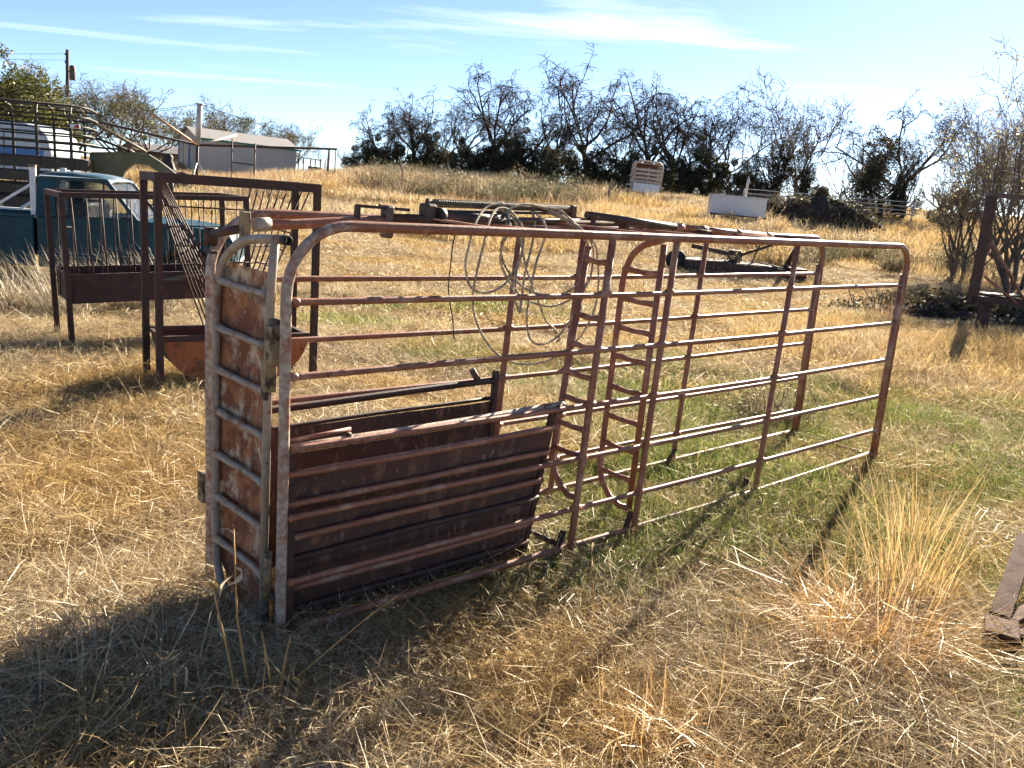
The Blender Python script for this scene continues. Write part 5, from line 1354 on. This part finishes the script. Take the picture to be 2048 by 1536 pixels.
def gauss(x, y, cx, cy, sx, sy): return np.exp(-((x - cx) / sx) ** 2 - ((y - cy) / sy) ** 2)
_gw = np.random.default_rng(12); _gwv = [(_gw.uniform(0, 6.28), _gw.uniform(.8, 3.2), _gw.uniform(0, 6.28)) for _ in range(9)]
def greenness(x, y):
    nse = sum(np.sin(k * (np.cos(a) * x + np.sin(a) * y) + p) for a, k, p in _gwv) / 9
    g_ = .95 * gauss(x, y, 2.2, 6.6, 1.7, 1.5) + .9 * gauss(x, y, 3.8, 6.8, 1.6, 1.5) + .75 * gauss(x, y, .8, 4.3, 1.0, .9) + .8 * gauss(x, y, 1.2, 8.3, 1.5, 1.0) + .45 * gauss(x, y, -1.7, 10.4, 1.1, 1.0) - .55 * gauss(x, y, -3.2, 6.0, 2.4, 4.0) + .45 * gauss(x, y, -.8, 8.6, 1.0, .6) + .6 * gauss(x, y, 2.0, 5.1, 1.0, .8) + .35 * gauss(x, y, 6.5, 9.5, 2.0, 2.0) + .4 * gauss(x, y, 3.0, 5.4, 1.2, 1.0)
    return g_ * 1.15 + nse * .9 - .02
def goldness(x, y): return 1.1 * gauss(x, y, 5.6, 11.6, 3.4, 2.0) + .9 * gauss(x, y, 7.5, 10.2, 2.5, 1.2) + .5 * gauss(x, y, 3.5, 12.8, 3, 1.2)

def wedge(n, y0, y1, side=.72, pad=1.2):
    """random points in the camera's field and a margin round it"""
    y = np.sqrt(rng.uniform(y0 ** 2, y1 ** 2, n)); x = rng.uniform(-1, 1, n) * (y * side + pad)
    return x, y
def grid(y0, y1, sp_, side=.72, pad=1.2, jit=.22):
    """jittered hexagonal grid over the camera's field and a margin round it"""
    xs, ys, row = [], [], 0; y = y0
    while y < y1:
        w = y * side + pad
        x = np.arange(-w, w + sp_, sp_) + (row % 2) * sp_ * .5
        xs.append(x); ys.append(np.full(len(x), y)); y += sp_ * .86; row += 1
    x, y = np.concatenate(xs), np.concatenate(ys)
    return x + rng.uniform(-jit, jit, len(x)) * sp_, y + rng.uniform(-jit, jit, len(y)) * sp_
def put(name, x, y, coll, nvar, smin, smax, tilt=.03, dz=0.0, zvar=.3, eps=.5, pick=None):
    n = len(x); s = u(smin, smax, n)
    scl = np.stack([s, s, s * u(1 - zvar, 1 + zvar, n)], 1)
    ax = (terrain(x + eps, y) - terrain(x - eps, y)) / (2 * eps); ay = (terrain(x, y + eps) - terrain(x, y - eps)) / (2 * eps)
    rot = np.zeros((n, 3)); rz = u(0, 6.283, n)
    for i in range(n):
        q = Vector((-ax[i], -ay[i], 1)).to_track_quat('Z', 'Y').to_matrix() @ Matrix.Rotation(rz[i], 3, 'Z')
        rot[i] = q.to_euler()
    rot[:, :2] += u(-tilt, tilt, (n, 2)) if False else np.stack([u(-tilt, tilt, n), u(-tilt, tilt, n)], 1)
    return scatter(name, np.stack([x, y, terrain(x, y) + dz], 1), rot, scl, rng.integers(0, nvar, n) if pick is None else pick, coll)

x, y = grid(1.0, 10.2, 1.0); g_ = greenness(x, y)
x2, y2 = grid(1.2, 4.6, 1.25); x = np.concatenate([x, x2]); y = np.concatenate([y, y2]); g_ = greenness(x, y)
tag(put('dry_grass', x, y, near_straw, 6, .92, 1.15, .02, pick=np.where(g_ > .40, rng.integers(4, 6, len(x)), rng.integers(0, 4, len(x)))), 'matted dry straw grass around the chute', 'grass', kind='stuff')
hum = patch_coll('hummocks', [mix_patch('hummock_%d' % i, [(520, .17, (.10, .26), (.0018, .0034), (.4, 1.35), (.9, 2.6), 0), (160, .22, (.12, .28), (.0018, .0032), (0, .5), (.2, 1.2), .10)], M[('straw', 'straw', 'gold_blades')[i % 3]]) for i in range(5)])
x, y = wedge(260, 1.8, 13); keep = greenness(x, y) < .55
tag(put('straw_hummocks', x[keep], y[keep], hum, 5, .7, 1.7, .15, zvar=.4, eps=.3), 'small mounded hummocks in the dry grass', 'grass', kind='stuff')
x, y = wedge(1050, 2.6, 11.5); keep = greenness(x, y) > .28
tag(put('green_grass', x[keep], y[keep], near_green, 4, .6, 1.2, eps=.3), 'short green grass patches under and beyond the chute', 'grass', kind='stuff')
x, y = grid(9.4, 31, 2.0); keep = goldness(x, y) < 1.6
tag(put('dry_grass', x[keep], y[keep], mid_straw, 5, .92, 1.2, eps=1.0), 'mown straw coloured grass in the middle of the pasture', 'grass', kind='stuff')
x, y = wedge(520, 9.5, 18); keep = greenness(x, y) > .32
tag(put('green_grass', x[keep], y[keep], mid_green, 3, .8, 1.3), 'green grass patches in the middle distance', 'grass', kind='stuff')
x, y = grid(6.8, 17, .95); keep = goldness(x, y) > rng.random(len(x)) * .6 + .22
tag(put('golden_grass', x[keep], y[keep], gold_soft, 4, .7, 1.15, zvar=.5), 'soft golden grass right of the chute end', 'grass', kind='stuff')
x, y = grid(26, 66, 3.7, .75, 3)
tag(put('pasture_grass', x, y, far_short, 4, .95, 1.2, eps=2.0), 'dry pasture grass up to the treeline', 'grass', kind='stuff')
x, y = wedge(2000, 22, 60, .75, 3)
lump_ = np.sin(x * .55 + 1.3 * np.sin(y * .21)) + np.sin(y * .43 + x * .17) + .8 * (x < 2)
keep = (lump_ > .5) & ~((x > 2) & (y < 26)) & ~((x > -9) & (x < 1) & (y < 34))
tag(put('tall_dry_grass', x[keep], y[keep], far_tall, 6, .7, 1.3, zvar=.45), 'taller clumped dry grass across the far pasture', 'grass', kind='stuff')
x, y = grid(41, 61, 2.3, .75, 3); keep = (x < 1.5 - (y - 40) * .06) & (x > -24)
tag(put('tall_dry_grass', x[keep], y[keep], red_tall, 4, .8, 1.15, zvar=.35, eps=1.5), 'tall reddish dry grass below the treeline on the left', 'grass', kind='stuff')

n = 620; bx_ = rng.uniform(.1, 2.6, n); by_ = rng.uniform(2.0, 4.0, n); keep = (by_ < 2.3 + bx_ * .75) & (rng.random(n) < .45 + .5 * gauss(bx_, by_, 1.4, 2.9, .7, .6)); bx_, by_ = bx_[keep], by_[keep]; n = len(bx_)
ls = blade_mesh('loose_stalks', [blades(np.stack([bx_, by_, terrain(bx_, by_) + u(.02, .12, n)], 1), np.where(rng.random(n) < .6, u(2.3, 4.2, n), u(0, 6.283, n)), u(-.05, .45, n), u(.05, .6, n), u(.18, .55, n), u(.0016, .0032, n), 4, minz=.0)], M['straw'])
lo = bpy.data.objects.new('loose_stalks', ls); COL.objects.link(lo)
tag(lo, 'long loose pale stalks lying over the grass at lower right', 'grass', kind='stuff')

# ------------------------------------------------------------------ shrubs and weeds one can count
def dry_bush_mesh(name, n, h, r, mat, w=(.004, .010), el=(.6, 1.5), leaf=0):
    b = disc(n, r * .35); L_ = u(.45, 1.0, n) * h
    az = np.arctan2(b[:, 1], b[:, 0]) + u(-.8, .8, n)
    ps = [blades(b, az, u(*el, n), u(-.1, .7, n), L_, u(*w, n), 3)]
    k = n * 3
    d = disc(k, r); d[:, 2] = u(.15, .95, k) * h * (1 - .5 * (np.hypot(d[:, 0], d[:, 1]) / r) ** 2)
    ps.append(blades(d, u(0, 6.283, k), u(-.3, 1.3, k), u(-.3, .8, k), u(.06, .16, k) * max(h, .6), u(*w, k) * 1.2, 2, minz=.0))
    return blade_mesh(name, ps, mat)
BUSH = {
 'grey': [dry_bush_mesh('bush_grey_%d' % i, 260, .75, .55, M['grey_weed'], (.008, .016)) for i in range(3)],
 'gold': [dry_bush_mesh('bush_gold_%d' % i, 300, .65, .55, M['gold_blades'], (.008, .016)) for i in range(2)],
 'small': [dry_bush_mesh('bush_small_%d' % i, 260, .38, .40, M['grey_weed'], (.004, .008)) for i in range(2)]}
def bush(kind, x, y, s, label, grp, i=[0]):
    i[0] += 1; me = BUSH[kind][i[0] % len(BUSH[kind])]
    o = bpy.data.objects.new({'grey': 'grey_weed', 'gold': 'golden_bush', 'small': 'low_weed'}[kind], me); COL.objects.link(o)
    o.location = (x, y, tz(x, y)); o.rotation_euler = (0, 0, random.uniform(0, 6.28)); o.scale = (s, s, s * random.uniform(.8, 1.2))
    tag(o, label, 'weed' if kind != 'gold' else 'bush', grp)
def bush_row(kind, pts, smin, smax, what, where, grp):
    pts = sorted(pts, key=lambda q: q[0] / q[1])
    for i, (x, y) in enumerate(pts): bush(kind, x, y, random.uniform(smin, smax), '%s %s, %s from the left' % (what, where, ORD[i]), grp)
bush_row('grey', [(-5.2, 38), (-4.1, 39.5), (-3.0, 38.6), (-2.0, 40), (-.9, 38.4), (.2, 40.2), (1.3, 39.2), (-3.6, 41.5), (-.4, 42), (-6.8, 40), (2.4, 41)], 1.7, 2.4, 'brown grey weed clump', 'in the thicket below the fence posts', 'weeds of the brown thicket')
bush_row('gold', [(-9.5, 37), (-8.2, 36.2), (-10.6, 39.5), (-7.5, 38.2)], 1.2, 1.7, 'orange dry bush', 'behind the tall feeder', 'orange bushes right of the sheds')
bush_row('gold', [(7.6, 33.5), (11.5, 34), (13.2, 33), (14.4, 34.5), (15.6, 33.5), (12.2, 31.5), (17.0, 33), (5.8, 40), (6.6, 36.5), (10.4, 36.2), (16.2, 36), (8.5, 36.9), (9.6, 37.0)], .8, 1.35, 'rounded golden bush', 'around the white tank', 'golden bushes by the white tank')
bush_row('grey', [(9.2, 26), (10.5, 27), (11.8, 28.2), (8.0, 24.2), (12.6, 25.5), (9.9, 23.4), (13.8, 27), (7.0, 26.8)], 1.0, 1.6, 'olive grey weed', 'between the mower deck and young trees', 'weeds by the young trees')
for x, y, lab in ((2.15, 7.05, 'grey green low weed seen through the chute rails'), (4.9, 20.9, 'green grey weed growing through the mower deck'), (6.4, 21.4, 'grey weed at the right end of the mower deck')): bush('small', x, y, 1.2 if y < 10 else 2.2, lab, None)
bush('gold', 6.1, 21.6, 1.5, 'dry orange clump behind the mower deck', None)

def tuft(name, x, y, n, h, r, label, mat='stalk', w=(.0022, .0045), lean=None, laid=0, el=(.9, 1.52), fan=.5):
    b = disc(n, r); az = np.arctan2(b[:, 1], b[:, 0]) + u(-.9, .9, n)
    if lean is not None: az = np.where(rng.random(n) < fan, lean + u(-.5, .5, n), az)
    ps = [blades(b, az, u(*el, n), u(0, .8, n), u(.35, 1.0, n) * h, u(*w, n), 4)]
    if laid:
        b2 = disc(laid, r * .8); b2[:, 2] = u(.02, .12, laid)
        ps.append(blades(b2, u(0, 6.283, laid), u(.0, .5, laid), u(.2, .9, laid), u(.3, .8, laid) * h, u(*w, laid), 4))
        b3 = disc(laid, r * 1.1); ps.append(blades(b3, np.where(rng.random(laid) < .65, u(3.3, 5.4, laid), u(0, 6.283, laid)), u(.35, 1.15, laid), u(.8, 2.3, laid), u(.35, 1.05, laid) * h, u(*w, laid) * .85, 5))
    o = bpy.data.objects.new(name, blade_mesh(name, ps, M[mat])); COL.objects.link(o)
    o.location = (x, y, tz(x, y) - .01)
    tag(o, label, 'grass tuft', None); return o
tuft('grass_tuft', 1.50, 3.22, 420, .78, .26, 'large messy straw tussock beside the channel iron', laid=1200, el=(.35, 1.45), fan=.2)
tuft('grass_tuft', 1.92, 3.75, 190, .95, .18, 'tall upright orange stalks rising right behind the straw tussock', mat='gold_blades', el=(1.1, 1.55), fan=0)
tuft('grass_tuft', 1.00, 2.75, 240, .40, .26, 'orange dry tuft at the bottom edge left of the straw tussock', mat='gold_blades', laid=160)
tuft('grass_tuft', 2.35, 4.6, 110, .55, .12, 'thin orange tuft behind the channel iron', mat='gold_blades', el=(1.0, 1.5))
for tx, ty, tn, th, tl in ((-5.05, 9.75, 520, 1.0, 'tall pale feathery grass in front of the pickup cab'), (-4.45, 10.3, 420, .95, 'tall pale grass behind the lower feeder trough'), (-5.75, 9.6, 420, .85, 'pale feathery grass clump at the left edge before the pickup bed'), (-3.85, 10.6, 260, .8, 'pale grass before the pickup front wheel behind the lower feeder')):
    tuft('grass_tuft', tx, ty, tn, th, .34, tl, lean=R(165), fan=.75, w=(.004, .009), el=(.65, 1.4), mat='grey_straw')
tuft('grass_tuft', 1.28, 2.72, 160, .62, .3, 'messy pale straw bent over below the large tussock', mat='straw', laid=520, el=(.3, 1.3))
tuft('grass_tuft', .55, 2.45, 140, .36, .2, 'low straw clump at the bottom edge of the middle', laid=160)
tuft('grass_tuft', 6.0, 14.2, 200, .75, .25, 'brown grass clump beside the right end of the chute', w=(.004, .008), mat='red_grass')

# individual weed stalks in front of the headgate
def stalk(x, y, path, r, label, leaves=(), seeds=0):
    root = base('weed_stalk', x, y)
    MB().tube([Vector(p) for p in path], [r * 1.45 * (1 - .5 * i / (len(path) - 1)) for i in range(len(path))], 5).build('stem', M['stalk_wood'], root)
    for pts, w in leaves:
        m = MB(); P_ = catmull([Vector(p) for p in pts], 5); n = len(P_); vs_ = []
        for i, p in enumerate(P_):
            ww = w * math.sin(math.pi * (.12 + .86 * i / n)) / 2; tw = .5 + i * .25
            s = Vector((math.cos(tw), math.sin(tw) * .5, .4 * math.sin(tw)))
            vs_ += [p - s * ww, p + s * ww]
        m.add(vs_, [(2 * i, 2 * i + 1, 2 * i + 3, 2 * i + 2) for i in range(n - 1)], True).build('leaf', M['leaf_pale'], root)
    if seeds:
        a, b = Vector(path[-2]), Vector(path[-1]); m = MB(); rr = random.Random(4)
        for i in range(seeds):
            p = a.lerp(b, .2 + .8 * i / seeds); d = Vector((rr.uniform(-1, 1), rr.uniform(-.6, .6), rr.uniform(-1, 1))).normalized() * rr.uniform(.02, .055)
            m.tube([p, p + d], .0007, 3); m.box(p + d, (.004, .003, .005))
        m.build('seed_head', M['leaf_pale'], root)
    tag(root, label, 'weed', 'weed stalks before the headgate')
M['stalk_wood'] = plain('stalk_stem', (.46, .27, .09), .6)
M['leaf_pale'] = leaf_mat('leaf_pale', [(0, (.50, .40, .26)), (1, (.66, .56, .42))], .4, .08)
stalk(-.775, 2.56, [(0, 0, -.02), (-.03, .0, .14), (-.058, .01, .30), (-.070, .02, .50), (-.074, .02, .60)], .0035,
      'tallest weed stalk in front of the headgate plates', [([(-.068, .02, .47), (-.045, .02, .455), (-.06, .01, .425), (-.10, .0, .40), (-.12, -.01, .34)], .018), ([(-.072, .02, .585), (-.095, .02, .60), (-.125, .01, .595)], .006), ([(-.05, .01, .25), (-.09, .0, .258), (-.14, -.01, .262)], .010)])
stalk(-.80, 2.50, [(0, 0, -.02), (-.02, 0, .10), (-.045, 0, .24), (-.075, .0, .37), (-.085, .0, .43)], .0032,
      'leaning weed stalk with curled leaves left of the tallest weed stalk', [([(-.08, 0, .41), (-.10, -.01, .425), (-.13, -.02, .43), (-.155, -.02, .425)], .012), ([(-.075, 0, .37), (-.07, .01, .40), (-.06, .01, .44), (-.03, .02, .47)], .010), ([(-.025, 0, .12), (-.08, -.01, .14), (-.115, -.02, .07), (-.09, -.03, .05), (-.085, -.03, .09)], .007), ([(-.07, 0, .36), (-.065, -.01, .30), (-.055, -.01, .27)], .009)])
stalk(-.70, 2.60, [(0, 0, -.02), (.05, 0, .08), (.19, .02, .22), (.30, .03, .33), (.37, .04, .385)], .0022,
      'thin slanted grass stem with an open seed head before the drop panel', [], 22)
stalk(-.70, 2.55, [(0, 0, -.02), (-.02, 0, .12), (-.05, .01, .27)], .0040, 'short stiff stalk leaning left, in the pair below the corner post')
stalk(-.69, 2.55, [(0, 0, -.02), (.012, 0, .12), (.035, .01, .26)], .0034, 'short stiff stalk leaning right, in the pair below the corner post')
stalk(-.975, 2.42, [(0, 0, -.02), (.0, 0, .09), (-.004, 0, .17)], .0045, 'short upright broken stalk in the shadow at lower left', [([(0, 0, .15), (.02, 0, .19), (.035, 0, .18), (.03, 0, .10)], .012)])
stalk(.42, 3.25, [(0, 0, -.02), (-.02, .0, .14), (-.045, .0, .30), (-.05, .0, .36)], .0022, 'single thin pale stalk in front of the bottom rail at mid chute', [([(-.04, 0, .30), (-.05, 0, .36), (-.048, 0, .40)], .012)])
stalk(-.05, 2.78, [(0, 0, -.02), (.0, .0, .10), (.004, .0, .22)], .0026, 'single thin stalk at the foot of the drop panel')
